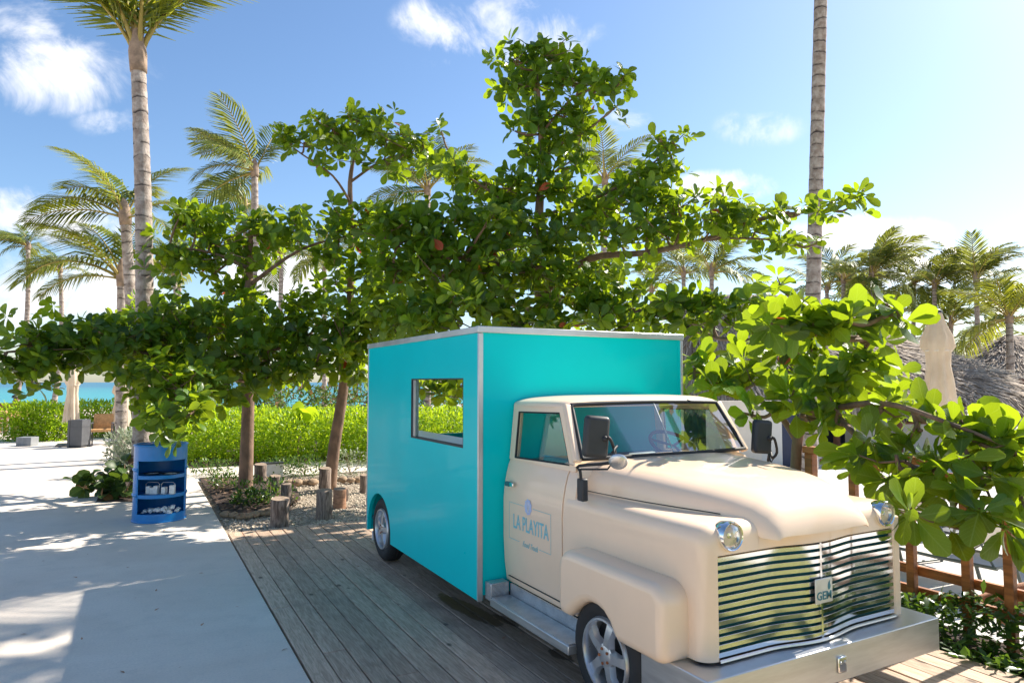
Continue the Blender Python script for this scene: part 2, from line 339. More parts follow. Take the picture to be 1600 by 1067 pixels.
def mk_diamond():
    m, q = newmat('checker_plate')
    v = q.n('ShaderNodeTexCoord').outputs['Object']
    def bars(sgn, shift):
        mp = q.n('ShaderNodeMapping'); q.set(mp.inputs[0], v)
        s = q.n('ShaderNodeSeparateXYZ'); q.set(s.inputs[0], v)
        a = q.math('ADD', q.math('ADD', s.outputs[0], s.outputs[2]), q.math('MULTIPLY', s.outputs[1], sgn)); b = q.math('SUBTRACT', q.math('ADD', s.outputs[0], s.outputs[2]), q.math('MULTIPLY', s.outputs[1], sgn))
        fa = q.math('ABSOLUTE', q.math('SUBTRACT', q.math('FRACT', q.math('ADD', q.math('MULTIPLY', a, 28), shift)), 0.5))
        fb = q.math('ABSOLUTE', q.math('SUBTRACT', q.math('FRACT', q.math('ADD', q.math('MULTIPLY', b, 28), shift)), 0.5))
        return q.math('MULTIPLY', q.rampf(fa, 0.10, 0.17, 1, 0), q.rampf(fb, 0.34, 0.42, 1, 0))
    h = q.math('MAXIMUM', bars(1, 0.0), bars(-1, 0.5))
    p = q.n('ShaderNodeBsdfPrincipled'); q.set(p.inputs['Base Color'], q.mixc(q.rampf(q.noise(v, 9, 5, 0.6), 0.3, 0.7), (0.50, 0.51, 0.52, 1), (0.66, 0.67, 0.68, 1)))
    p.inputs['Metallic'].default_value = 0.8; p.inputs['Roughness'].default_value = 0.36
    q.set(p.inputs['Normal'], bump(q, h, 0.8, 0.004))
    return finish(m, q, p.outputs[0])
M_diamond = mk_diamond()

def mk_logwood():
    m, q = newmat('log_stump')
    v = q.n('ShaderNodeTexCoord').outputs['Object']; oi = q.n('ShaderNodeObjectInfo')
    off = q.n('ShaderNodeCombineXYZ'); q.set(off.inputs[0], q.math('MULTIPLY', oi.outputs['Random'], 17.0))
    vv = q.vmath('ADD', v, off.outputs[0])
    mp = q.n('ShaderNodeMapping'); q.set(mp.inputs[0], vv); mp.inputs['Scale'].default_value = (7, 7, 1.1)
    n = q.noise(mp.outputs[0], 3.5, 6, 0.65, 1.2)
    c = q.mixc(q.rampf(n, 0.35, 0.68), (0.10, 0.07, 0.055, 1), (0.34, 0.26, 0.21, 1))
    c = q.mixc(q.rampf(q.noise(vv, 5, 3, 0.5), 0.6, 0.72, 0, 0.7), c, (0.06, 0.04, 0.03, 1))
    hsv = q.n('ShaderNodeHueSaturation'); q.set(hsv.inputs['Color'], c); q.set(hsv.inputs['Value'], q.rampf(oi.outputs['Random'], 0, 1, 0.75, 1.25, False))
    p = q.n('ShaderNodeBsdfPrincipled'); q.set(p.inputs['Base Color'], hsv.outputs[0]); p.inputs['Roughness'].default_value = 0.9
    q.set(p.inputs['Normal'], bump(q, n, 0.7, 0.02))
    return finish(m, q, p.outputs[0])
M_stump = mk_logwood()
M_stump_top = pm('stump_cut_face', (0.30, 0.22, 0.16), 0.9, 0.35, 20, bmp=0.4)

# ------------------------------------------------------------------ object helpers
OFF = {}
def tag(o, label, cat, group=None, kind=None):
    if label: o['label'] = label
    if cat: o['category'] = cat
    if group: o['group'] = group
    if kind: o['kind'] = kind
    return o
def thing(name, label, cat, loc, group=None):
    o = bpy.data.objects.new(name, None); COL.objects.link(o); o.location = loc; o.empty_display_size = 0.2
    OFF[o.name] = Vector(loc); tag(o, label, cat, group); return o
def struct(o): o['kind'] = 'structure'; return o
def smooth_me(me, angle=None):
    me.polygons.foreach_set('use_smooth', [True] * len(me.polygons))
    if angle is not None:
        me.set_sharp_from_angle(angle=R(angle))
def put(name, me, mat, parent=None):
    """me holds world coordinates; the part's origin is its thing's base"""
    if mat is not None and len(me.materials) == 0: me.materials.append(mat)
    o = bpy.data.objects.new(name, me); COL.objects.link(o)
    if parent is not None:
        off = OFF[parent.name]; o.parent = parent
        me.transform(Matrix.Translation(-off)); OFF[o.name] = off
    else:
        bb = [Vector(v.co) for v in me.vertices]
        c = Vector((sum(v.x for v in bb) / len(bb), sum(v.y for v in bb) / len(bb), min(v.z for v in bb))) if len(bb) < 20000 else Vector(bb[0])
        me.transform(Matrix.Translation(-c)); o.location = c; OFF[o.name] = c
    return o
class MB:
    def __init__(s): s.v = []; s.f = []; s.uv = None
    def add(s, vs, fs):
        b = len(s.v); s.v += [tuple(x) for x in vs]; s.f += [tuple(i + b for i in f) for f in fs]; return s
    def box(s, x0, x1, y0, y1, z0, z1):
        return s.add([(x0, y0, z0), (x1, y0, z0), (x1, y1, z0), (x0, y1, z0), (x0, y0, z1), (x1, y0, z1), (x1, y1, z1), (x0, y1, z1)],
                     [(0, 3, 2, 1), (4, 5, 6, 7), (0, 1, 5, 4), (1, 2, 6, 5), (2, 3, 7, 6), (3, 0, 4, 7)])
    def bar(s, a, b, w, h, up=(0, 0, 1)):
        a = Vector(a); b = Vector(b); d = (b - a).normalized(); u = Vector(up); r = d.cross(u)
        if r.length < 1e-4: r = d.cross(Vector((1, 0, 0)))
        r.normalize(); u = r.cross(d)
        q = []
        for p in (a, b):
            for (i, j) in ((-1, -1), (1, -1), (1, 1), (-1, 1)): q.append(p + r * (i * w / 2) + u * (j * h / 2))
        return s.add(q, [(0, 1, 2, 3), (7, 6, 5, 4), (0, 4, 5, 1), (1, 5, 6, 2), (2, 6, 7, 3), (3, 7, 4, 0)])
    def tube(s, pts, rad, seg=10, cap=True, sub=1):
        pts = [Vector(p) for p in pts]
        if not hasattr(rad, '__len__'): rad = [rad] * len(pts)
        if sub > 1:
            P = []; Q = []
            for i in range(len(pts) - 1):
                p0 = pts[max(i - 1, 0)]; p1 = pts[i]; p2 = pts[i + 1]; p3 = pts[min(i + 2, len(pts) - 1)]
                for k in range(sub):
                    t = k / sub; P.append(0.5 * ((2 * p1) + (p2 - p0) * t + (2 * p0 - 5 * p1 + 4 * p2 - p3) * t * t + (3 * p1 - p0 - 3 * p2 + p3) * t ** 3))
                    Q.append(rad[i] * (1 - t) + rad[i + 1] * t)
            P.append(pts[-1]); Q.append(rad[-1]); pts, rad = P, Q
        n = len(pts); vs = []; fs = []; ref = Vector((0.31, 0.77, 0.55)); prev = None; uvl = []; L = 0
        for i, p in enumerate(pts):
            d = (pts[min(i + 1, n - 1)] - pts[max(i - 1, 0)])
            d = d.normalized() if d.length > 1e-9 else Vector((0, 0, 1))
            if prev is None: r = d.cross(ref).normalized()
            else: r = (prev - d * prev.dot(d)).normalized()
            prev = r; u = d.cross(r)
            if i: L += (p - pts[i - 1]).length
            for k in range(seg):
                a = 2 * math.pi * k / seg; vs.append(p + (r * math.cos(a) + u * math.sin(a)) * rad[i]); uvl.append((k / seg, L))
        for i in range(n - 1):
            for k in range(seg):
                k2 = (k + 1) % seg; fs.append((i * seg + k, i * seg + k2, (i + 1) * seg + k2, (i + 1) * seg + k))
        if cap: fs.append(tuple(range(seg - 1, -1, -1))); fs.append(tuple((n - 1) * seg + k for k in range(seg)))
        b = len(s.v); s.add(vs, fs)
        if s.uv is None: s.uv = {}
        for i, t in enumerate(uvl): s.uv[b + i] = t
        return s
    def lathe(s, prof, c, axis='z', seg=24, a0=0, a1=None, close=False):
        full = a1 is None; a1 = 2 * math.pi if full else a1
        n = seg if full else seg + 1; vs = []
        for (r, h) in prof:
            for k in range(n):
                a = a0 + (a1 - a0) * k / seg; x, y = r * math.cos(a), r * math.sin(a)
                vs.append({'z': (c[0] + x, c[1] + y, c[2] + h), 'x': (c[0] + h, c[1] + x, c[2] + y), 'y': (c[0] + x, c[1] + h, c[2] + y)}[axis])
        fs = []; m = len(prof)
        for i in range(m - 1 + (1 if close else 0)):
            j = (i + 1) % m
            for k in range(seg):
                k2 = (k + 1) % n; fs.append((i * n + k, i * n + k2, j * n + k2, j * n + k))
        return s.add(vs, fs)
    def mesh(s, name, smooth=False, angle=None):
        me = bpy.data.meshes.new(name); me.from_pydata(s.v, [], s.f)
        if s.uv:
            ul = me.uv_layers.new(name='UVMap'); 
            for lp in me.loops:
                t = s.uv.get(lp.vertex_index)
                if t: ul.data[lp.index].uv = t
        me.validate(); me.update()
        bm = bmesh.new(); bm.from_mesh(me); bmesh.ops.recalc_face_normals(bm, faces=bm.faces); bm.to_mesh(me); bm.free()
        if smooth: smooth_me(me, angle)
        return me
    def put(s, name, mat, parent=None, smooth=False, angle=None, bevel=0, bseg=2):
        o = put(name, s.mesh(name, smooth, angle), mat, parent)
        if bevel:
            b = o.modifiers.new('bevel', 'BEVEL'); b.width = bevel; b.segments = bseg; b.limit_method = 'ANGLE'; b.angle_limit = R(35)
            if not smooth: smooth_me(o.data, 35)
            b.harden_normals = False
        return o
def plate(outline, holes, f3, thick, name):
    """flat plate from 2-D outline with holes; f3 maps (u,v,t) to world"""
    bm = bmesh.new(); es = []
    for loop in [outline] + holes:
        vs = [bm.verts.new(f3(u, v, 0)) for u, v in loop]
        es += [bm.edges.new((vs[i], vs[(i + 1) % len(vs)])) for i in range(len(vs))]
    bmesh.ops.triangle_fill(bm, edges=es, use_beauty=True, use_dissolve=True)
    n0 = Vector(f3(0, 0, thick)) - Vector(f3(0, 0, 0))
    fs = list(bm.faces)
    r = bmesh.ops.extrude_face_region(bm, geom=fs)
    bmesh.ops.translate(bm, vec=n0, verts=[x for x in r['geom'] if isinstance(x, bmesh.types.BMVert)])
    bmesh.ops.recalc_face_normals(bm, faces=bm.faces)
    me = bpy.data.meshes.new(name); bm.to_mesh(me); bm.free(); return me
def loft(rings, closed=False):
    m = MB(); n = len(rings[0]); vs = [p for r in rings for p in r]; fs = []
    for i in range(len(rings) - 1):
        for k in range(n if closed else n - 1):
            k2 = (k + 1) % n; fs.append((i * n + k, i * n + k2, (i + 1) * n + k2, (i + 1) * n + k))
    return m.add(vs, fs)
def text_mesh(body, size, M4, name, extrude=0.0006, shear=0.0, sx=1.0, off=0.0):
    cu = bpy.data.curves.new(name, 'FONT'); cu.body = body; cu.size = size; cu.extrude = extrude; cu.align_x = 'CENTER'; cu.align_y = 'CENTER'; cu.shear = shear; cu.offset = off
    cu.resolution_u = 3
    o = bpy.data.objects.new(name, cu); COL.objects.link(o)
    bpy.context.view_layer.update()
    me = bpy.data.meshes.new_from_object(o.evaluated_get(bpy.context.evaluated_depsgraph_get())); me.name = name
    bpy.data.objects.remove(o); bpy.data.curves.remove(cu)
    me.transform(M4 @ Matrix.Diagonal((sx, 1, 1, 1))); return me

# ------------------------------------------------------------------ leaves
def leaf_template(kind='obovate'):
    if kind == 'obovate':  # almond: widest towards the tip
        rows = [(0.0, 0.012), (0.12, 0.02), (0.38, 0.15), (0.66, 0.27), (0.87, 0.24), (1.0, 0.07)]
    elif kind == 'round':
        rows = [(0.0, 0.015), (0.12, 0.03), (0.3, 0.30), (0.6, 0.42), (0.85, 0.32), (1.0, 0.06)]
    else:                  # spatulate small leaf
        rows = [(0.0, 0.02), (0.6, 0.20), (1.0, 0.05)]
    v = []; uv = []
    wmax = max(w for _, w in rows)
    for t, w in rows:
        for sx in (-1, 0, 1):
            v.append((sx * w, t, -0.22 * t * t + (0.16 * w if sx else 0.0))); uv.append((sx * w / wmax, t))
    f = []
    for i in range(len(rows) - 1):
        for k in range(2):
            a = i * 3 + k; f.append((a, a + 1, a + 4, a + 3))
    return np.array(v, float), np.array(f, int), np.array(uv, float)
TPL = {k: leaf_template(k) for k in ('obovate', 'round', 'small')}
def basis(d, nrm):
    """rows of leaf frames: y axis along d, z near nrm (arrays n x 3)"""
    d = d / np.linalg.norm(d, axis=1, keepdims=True)
    x = np.cross(d, nrm); x /= np.maximum(np.linalg.norm(x, axis=1, keepdims=True), 1e-6)
    z = np.cross(x, d); return np.stack([x, d, z], axis=2)   # columns
def leaves_mesh(name, P, B, S, kind, rnd, curl=None):
    tv, tf, tuv = TPL[kind]; n = len(P); k = len(tv)
    T = np.repeat(tv[None], n, 0).copy()
    if curl is not None: T[:, :, 2] *= curl[:, None]
    Vv = np.einsum('nij,nkj->nki', B, T * S[:, None, None]) + P[:, None, :]
    Ff = (tf[None] + (np.arange(n) * k)[:, None, None]).reshape(-1, 4)
    me = bpy.data.meshes.new(name)
    me.vertices.add(n * k); me.vertices.foreach_set('co', Vv.reshape(-1).astype(np.float32))
    nf = len(Ff); me.loops.add(nf * 4); me.polygons.add(nf)
    me.loops.foreach_set('vertex_index', Ff.reshape(-1).astype(np.int32))
    me.polygons.foreach_set('loop_start', (np.arange(nf) * 4).astype(np.int32))
    me.update(calc_edges=True)
    ul = me.uv_layers.new(name='UVMap'); ul.data.foreach_set('uv', np.tile(tuv, (n, 1))[Ff.reshape(-1)].reshape(-1).astype(np.float32))
    at = me.attributes.new('rnd', 'FLOAT', 'POINT'); at.data.foreach_set('value', np.repeat(rnd, k).astype(np.float32))
    me.polygons.foreach_set('use_smooth', np.ones(nf, bool))
    me.update(); return me
def rosettes(C, axis, nleaf, lo, hi, length, spread=0.25):
    """leaf whorls at twig ends: returns P,B,S"""
    P = []; D = []; N = []; S = []
    for c, a in zip(C, axis):
        a = Vector(a).normalized(); t = a.orthogonal().normalized(); b = a.cross(t)
        n = random.randint(*nleaf); ph = random.random() * 6.28
        for k in range(n):
            az = ph + 2.4 * k; el = R(random.uniform(lo, hi))
            rad = t * math.cos(az) + b * math.sin(az)
            d = rad * math.cos(el) + a * math.sin(el)
            P.append(Vector(c) - a * random.uniform(0, 0.05) + rad * 0.01); D.append(d)
            N.append(a * 0.9 + Vector((random.gauss(0, .35), random.gauss(0, .35), random.gauss(0, .35)))); S.append(length * random.uniform(0.5, 1.2))
    P = np.array([tuple(p) for p in P]); D = np.array([tuple(p) for p in D]); N = np.array([tuple(p) for p in N])
    return P, basis(D, N), np.array(S)
LEAFLIB = {}
def leaf_objects(root, name, P, B, S, kind, mat, idx, rnd):
    """single leaves as parts, sharing a few meshes"""
    key = (kind, mat.name)
    if key not in LEAFLIB:
        LEAFLIB[key] = []
        for i in range(10):
            me = leaves_mesh(name, np.zeros((1, 3)), np.eye(3)[None], np.ones(1), kind, np.array([(i + 0.5) / 10 * 0.99]), np.array([random.uniform(0.5, 2.0)]))
            me.materials.append(mat); LEAFLIB[key].append(me)
    off = OFF[root.name]
    for i in idx:
        o = bpy.data.objects.new(name, LEAFLIB[key][min(9, int(rnd[i] * 10))]); COL.objects.link(o); o.parent = root
        M = Matrix([[*(B[i, r, :] * S[i]), P[i, r] - off[r]] for r in range(3)] + [[0, 0, 0, 1]]); o.matrix_basis = M
def foliage(root, P, B, S, kind, mat, nsingle=300, leafname='leaf', stuffname='foliage'):
    rnd = np.clip(rng.uniform(0, 1, len(P)), 0, 0.985); odd = rng.random(len(P)); rnd = np.where(odd > 0.997, 0.997, rnd)
    if nsingle:
        q = P - np.array(CAM); d = q @ np.array(_fw)
        sx = 800 + FPX * (q @ np.array(RGT)) / np.maximum(d, .1); sy = 533 - FPX * (q @ np.array(_up)) / np.maximum(d, .1)
        score = np.where((sx > 5) & (sx < 1595) & (sy > 5) & (sy < 1060) & (d > 0.5), S / np.maximum(d, .1), 0)
        order = np.argsort(-score); idx = order[:nsingle]; rest = order[nsingle:]
        leaf_objects(root, leafname, P, B, S, kind, mat, idx, rnd)
    else: rest = np.arange(len(P))
    if len(rest):
        me = leaves_mesh(stuffname, P[rest], B[rest], S[rest], kind, rnd[rest], rng.uniform(0.4, 2.0, len(rest)))
        me.materials.append(mat); o = put(stuffname, me, None, root); o['kind'] = 'stuff'

# ================================================================== SETTING
def sheet(name, pts, z, mat):
    me = bpy.data.meshes.new(name); me.from_pydata([(x, y, z) for x, y in pts], [], [tuple(range(len(pts)))]); me.update()
    if me.polygons[0].normal.z < 0: me.flip_normals()
    return struct(put(name, me, mat))
LOW = -0.55
sheet('ground', [(-6000, -6000), (6000, -6000), (6000, 6000), (-6000, 6000)], LOW, M_sand)
def camxy(l, f): p = RGT * l + _fh * f; return (p.x, p.y)
sheet('sea', [camxy(-5000, 58), camxy(14, 58), camxy(60, 140), camxy(5000, 400), camxy(5000, 5500), camxy(-5000, 5500)], LOW + 0.02, M_sea)
# raised paving on the left and behind, as solid slabs
DX0, DX1, DY1 = 0.87, 4.32, 8.02
m = MB().box(-40, DX0 - 0.01, -8, 24, LOW - 0.05, 0.0); struct(m.put('pavement', M_pave, bevel=0.012))
m = MB().box(DX0 - 0.008, 8.5, 12.4, 14.3, LOW - 0.05, -0.003); struct(m.put('garden_path', M_pave))
m = MB().box(DX0 - 0.008, 8.5, 14.303, 24, LOW - 0.05, -0.02); struct(m.put('hedge_bed', M_soil))
m = MB().box(DX0 - 0.008, 5.6, DY1 + 0.004, 12.397, LOW - 0.05, -0.03); struct(m.put('gravel_yard', M_gravel))
m = MB().box(DX0 - 0.008, DX1, 1.5, DY1, LOW - 0.05, -0.05); struct(m.put('deck_base', M_soil))
m = MB().box(DX0 - 0.008, 4.95, -14, 1.497, LOW - 0.05, -0.02); struct(m.put('lawn', M_lawn))
m = MB().box(DX1 + 0.003, 4.95, 1.5, DY1, LOW - 0.05, -0.06); struct(m.put('planting_strip', M_soil))
m = MB().box(4.953, 60, -10, 60, LOW - 0.1, LOW + 0.05); struct(m.put('terrace', M_terrace))
# soil bed round the first tree
bed = [G(311, 747), G(350, 806), G(428, 802), G(470, 782), G(462, 760), G(400, 745)]
mbd = MB(); top = [(p.x, p.y, 0.015) for p in bed]; mid_ = (sum(p.x for p in bed) / 6, sum(p.y for p in bed) / 6, 0.09)
mbd.add(top + [mid_], [(i, (i + 1) % 6, 6) for i in range(6)]); struct(mbd.put('soil_bed', M_soil, smooth=True))

# ---- deck planks: each one a piece of the deck
deck = bpy.data.objects.new('deck', None); COL.objects.link(deck); deck.location = (DX0, 0, 0); OFF[deck.name] = Vector((DX0, 0, 0)); deck['kind'] = 'structure'
NB = 25; PW = (DX1 - DX0) / NB
plank_len = {}
for i in range(NB):
    y = 1.5 - random.random() * 1.5; x0 = DX0 + i * PW + 0.003; x1 = x0 + PW - 0.006
    while y < DY1 - 0.02:
        L = random.choice([1.8, 2.4, 3.0, 3.6]); y1 = min(y + L, DY1 + random.uniform(-0.012, 0.012))
        if DY1 - y1 < 0.5: y1 = DY1 + random.uniform(-0.012, 0.012)
        y = max(y, 1.5)
        if y1 > 1.7:
            z = random.uniform(-0.002, 0.0025); w = random.uniform(-0.001, 0.001)
            b = 0.004; a0, a1, b0, b1 = x0 + w, x1 + w, y + 0.002, y1 - 0.002
            mp = MB().add([(a0, b0, -0.035), (a1, b0, -0.035), (a1, b1, -0.035), (a0, b1, -0.035), (a0, b0, z - b), (a1, b0, z - b), (a1, b1, z - b), (a0, b1, z - b),
                           (a0 + b, b0 + b, z), (a1 - b, b0 + b, z), (a1 - b, b1 - b, z), (a0 + b, b1 - b, z)],
                          [(0, 3, 2, 1), (0, 1, 5, 4), (1, 2, 6, 5), (2, 3, 7, 6), (3, 0, 4, 7), (4, 5, 9, 8), (5, 6, 10, 9), (6, 7, 11, 10), (7, 4, 8, 11), (8, 9, 10, 11)])
            # own origin so that every plank gets its own grain
            me = mp.mesh('plank'); c = Vector(((a0 + a1) / 2, (b0 + b1) / 2, 0)); me.transform(Matrix.Translation(-c)); me.materials.append(M_deck)
            o = bpy.data.objects.new('plank', me); COL.objects.link(o); o.parent = deck; o.location = c - deck.location
        y = y1
# screw heads
# gravel pebbles
def pebbles(name, area, n, z, r0, r1, mat):
    P = np.array([area() for _ in range(n)]); k = 6
    t = np.array([(1, 0, 0), (-1, 0, 0), (0, 1, 0), (0, -1, 0), (0, 0, .7), (0, 0, -.7)], float)
    f = np.array([(0, 2, 4), (2, 1, 4), (1, 3, 4), (3, 0, 4), (2, 0, 5), (1, 2, 5), (3, 1, 5), (0, 3, 5)])
    ang = rng.uniform(0, 6.28, n); sc = rng.uniform(r0, r1, n)
    ca, sa = np.cos(ang), np.sin(ang); T = np.repeat(t[None], n, 0) * (rng.uniform(0.6, 1.3, (n, 6, 1)))
    Vv = np.stack([T[:, :, 0] * ca[:, None] - T[:, :, 1] * sa[:, None], T[:, :, 0] * sa[:, None] + T[:, :, 1] * ca[:, None], T[:, :, 2]], 2) * sc[:, None, None]
    Vv[:, :, 0] += P[:, 0, None]; Vv[:, :, 1] += P[:, 1, None]; Vv[:, :, 2] += z + sc[:, None] * 0.3
    me = bpy.data.meshes.new(name); me.from_pydata(Vv.reshape(-1, 3).tolist(), [], (f[None] + (np.arange(n) * k)[:, None, None]).reshape(-1, 3).tolist()); me.update()
    o = put(name, me, mat); o['kind'] = 'stuff'; return o
o = pebbles('gravel', lambda: (random.uniform(0.9, 4.4), DY1 + 0.02 + random.random() ** 1.6 * 4.2), 9000, -0.03, 0.008, 0.024, M_pebble)
tag(o, 'pale loose gravel between the log stools behind the deck', 'gravel')

# ================================================================== TRUCK
BX0, BX1, BY0, BY1, BZ0, BZ1 = 1.94, 3.69, 4.03, 6.50, 0.22, 1.965
XC = (BX0 + BX1) / 2
truck = thing('food_truck', 'small vintage style food truck, cream cab and turquoise box, parked on the plank deck', 'food truck', (XC, 4.2, 0))
WIN = (4.27, 5.30, 1.172, 1.648)
def arc(cx, cy, r, a0, a1, n): return [(cx + r * math.cos(R(a0 + (a1 - a0) * i / n)), cy + r * math.sin(R(a0 + (a1 - a0) * i / n))) for i in range(n + 1)]
RWY = 6.12; WR = 0.285
out = [(BY0, BZ0), (RWY - 0.335, BZ0 + 0.0)] + arc(RWY, 0.27, 0.335, 172, 8, 14) + [(RWY + 0.335, BZ0), (BY1, BZ0), (BY1, BZ1), (BY0, BZ1)]
hole = [(WIN[0], WIN[2]), (WIN[1], WIN[2]), (WIN[1], WIN[3]), (WIN[0], WIN[3])]
o = put('side_panel', plate(out, [hole], lambda u, v, t: (BX0 + t, u, v), 0.035, 'side_panel'), M_turq, truck); o['label'] = 'turquoise side panel with square serving window'
o = put('side_panel', plate(out, [[(4.2, 1.05), (5.75, 1.05), (5.75, 1.72), (4.2, 1.72)]], lambda u, v, t: (BX1 - t, u, v), 0.035, 'side_panel'), M_turq, truck)
put('front_panel', plate([(BX0 + 0.036, BZ0 + 0.03), (BX1 - 0.036, BZ0 + 0.03), (BX1 - 0.036, BZ1), (BX0 + 0.036, BZ1)], [], lambda u, v, t: (u, BY0 + 0.006 + t, v), 0.03, 'front_panel'), M_turq, truck)
put('rear_panel', plate([(BX0 + 0.036, BZ0), (BX1 - 0.036, BZ0), (BX1 - 0.036, BZ1), (BX0 + 0.036, BZ1)], [[(2.27, 1.10), (3.02, 1.10), (3.02, 1.78), (2.27, 1.78)]], lambda u, v, t: (u, BY1 - 0.004 - t, v), 0.03, 'rear_panel'), M_turq, truck)
MB().box(BX0 + 0.04, BX1 - 0.04, BY0 + 0.04, BY1 - 0.04, BZ0 + 0.1, BZ0 + 0.13).put('box_floor', M_turq_in, truck)
MB().box(BX0 - 0.006, BX1 + 0.006, BY0 - 0.006, BY1 + 0.006, BZ1 + 0.002, BZ1 + 0.012).put('roof_panel', M_alu_trim, truck)
# aluminium edge trims
for (x0, x1, y0, y1) in [(BX0 - 0.010, BX0 + 0.03, BY0 - 0.010, BY1 + 0.01), (BX1 - 0.03, BX1 + 0.010, BY0 - 0.010, BY1 + 0.01)]:
    MB().box(x0, x1, y0, y1, BZ1 - 0.022, BZ1 + 0.022).put('roof_trim', M_alu_trim, truck, bevel=0.004)
for y0, y1 in [(BY0 - 0.0115, BY0 + 0.03), (BY1 - 0.03, BY1 + 0.0115)]:
    MB().box(BX0 - 0.012, BX1 + 0.012, y0, y1, BZ1 - 0.020, BZ1 + 0.0235).put('roof_trim', M_alu_trim, truck, bevel=0.004)
MB().box(BX0 - 0.005, BX0 + 0.032, BY0 - 0.005, BY0 + 0.010, BZ0 - 0.004, BZ1 - 0.023).put('corner_trim', M_alu_trim, truck, bevel=0.004)
MB().box(BX0 - 0.0035, BX0 + 0.02, BY1 - 0.022, BY1 + 0.006, BZ0 - 0.004, BZ1 - 0.023).put('corner_trim', M_alu_trim, truck, bevel=0.004)
MB().box(BX1 - 0.016, BX1 + 0.005, BY0 - 0.005, BY0 + 0.010, BZ0 - 0.004, BZ1 - 0.023).put('corner_trim', M_alu_trim, truck, bevel=0.004)
# serving window: dark frame, sliding pane edge, counter inside
wf = MB()
wf.box(BX0 + 0.002, BX0 + 0.05, WIN[0], WIN[0] + 0.012, WIN[2], WIN[3]); wf.box(BX0 + 0.002, BX0 + 0.05, WIN[1] - 0.012, WIN[1], WIN[2], WIN[3])
wf.box(BX0 + 0.0025, BX0 + 0.05, WIN[0] + 0.0125, WIN[1] - 0.0125, WIN[3] - 0.01, WIN[3]); wf.box(BX0 + 0.0025, BX0 + 0.05, WIN[0] + 0.0125, WIN[1] - 0.0125, WIN[2], WIN[2] + 0.012)
wfo = wf.put('window_frame', M_black, truck)
MB().box(BX0 + 0.012, BX0 + 0.04, WIN[1] - 0.075, WIN[1] - 0.014, WIN[2] + 0.013, WIN[3] - 0.011).put('sliding_rail', M_alu_trim, wfo)
MB().box(BX0 + 0.06, BX0 + 0.42, BY0 + 0.05, BY1 - 0.2, WIN[2] - 0.06, WIN[2] - 0.012).put('counter', M_alu, truck)
MB().box(BX1 - 0.40, BX1 - 0.04, BY0 + 0.05, BY1 - 0.3, 0.96, 1.0).put('counter', M_alu, truck)
for yy, hh, ml in [(4.5, 0.16, M_navy), (4.85, 0.10, M_seat), (4.68, 0.07, M_white), (5.15, 0.12, M_navy)]:
    MB().box(BX1 - 0.34, BX1 - 0.08, yy - 0.13, yy + 0.13, 1.001, 1.0 + hh).put('equipment_box', ml, truck, bevel=0.015)
# chassis
MB().box(BX0 + 0.25, BX1 - 0.25, 2.5, 6.3, 0.17, 0.25).put('chassis', M_black, truck)
MB().tube([(BX0 + 0.2, RWY, WR), (BX1 - 0.2, RWY, WR)], 0.035).put('axle', M_black, truck)
MB().tube([(BX0 + 0.2, 2.79, WR), (BX1 - 0.2, 2.79, WR)], 0.035).put('axle', M_black, truck)
MB().box(BX0 + 0.02, BX0 + 0.05, BY1 - 0.14, BY1 - 0.12, 0.14, 0.22).put('mud_bracket', M_white, truck)

# ---- wheels
def wheel(xf, y, side):
    """xf = outer face; side -1 faces -X"""
    s = side; r = WR; c = (xf, y, r)
    prof = [(0.175, -0.02), (0.20, -0.003), (0.235, 0.004), (0.262, -0.008), (0.279, -0.03), (0.285, -0.055), (0.285, -0.065), (0.279, -0.066), (0.279, -0.072), (0.285, -0.073), (0.286, -0.092), (0.280, -0.093), (0.280, -0.1), (0.286, -0.101), (0.285, -0.13), (0.262, -0.155), (0.20, -0.16), (0.175, -0.15)]
    prof = [(rr, h * s) for rr, h in prof]
    ty = MB().lathe(prof, c, 'x', 48).put('tyre', M_tyre, truck, smooth=True, angle=40)
    q = MB()
    q.lathe([(0.185, -0.012 * s), (0.178, 0.004 * s), (0.168, 0.005 * s), (0.160, -0.012 * s), (0.158, -0.06 * s), (0.165, -0.12 * s)], c, 'x', 40)
    q.lathe([(0.0, 0.0 * s), (0.04, 0.0 * s), (0.058, -0.008 * s), (0.062, -0.03 * s)], c, 'x', 24)
    for k in range(5):
        a = R(90 + 72 * k + 14); pts = []
        for rr, hw, h in [(0.045, 0.034, -0.004), (0.10, 0.027, 0.001), (0.150, 0.034, -0.010), (0.170, 0.042, -0.016)]:
            for sg, dz in ((-1, -0.030), (-0.7, 0.0), (0.7, 0.0), (1, -0.030)):
                u = sg * hw; pts.append((xf + (h + dz) * s, y + rr * math.cos(a) - u * math.sin(a), r + rr * math.sin(a) + u * math.cos(a)))
        fs = [(i * 4 + j, i * 4 + j + 1, i * 4 + j + 5, i * 4 + j + 4) for i in range(3) for j in range(3)]
        q.add(pts, fs)
    q.put('rim', M_rim, ty, smooth=True, angle=45)
    MB().lathe([(0.0, -0.075 * s), (0.165, -0.075 * s), (0.165, -0.09 * s)], c, 'x', 32).put('brake_disc', M_black, ty)
    for k in range(5):
        a = R(90 + 72 * k + 50); p = Vector((xf, y + 0.036 * math.cos(a), r + 0.036 * math.sin(a)))
        MB().lathe([(0, 0.006 * s), (0.007, 0.006 * s), (0.0085, -0.012 * s)], p, 'x', 6).put('lug_nut', M_rust, ty)
wheel(2.025, 2.79, -1); wheel(BX0 + 0.025, RWY, -1); wheel(3.605, 2.79, 1); wheel(BX1 - 0.025, RWY, 1)

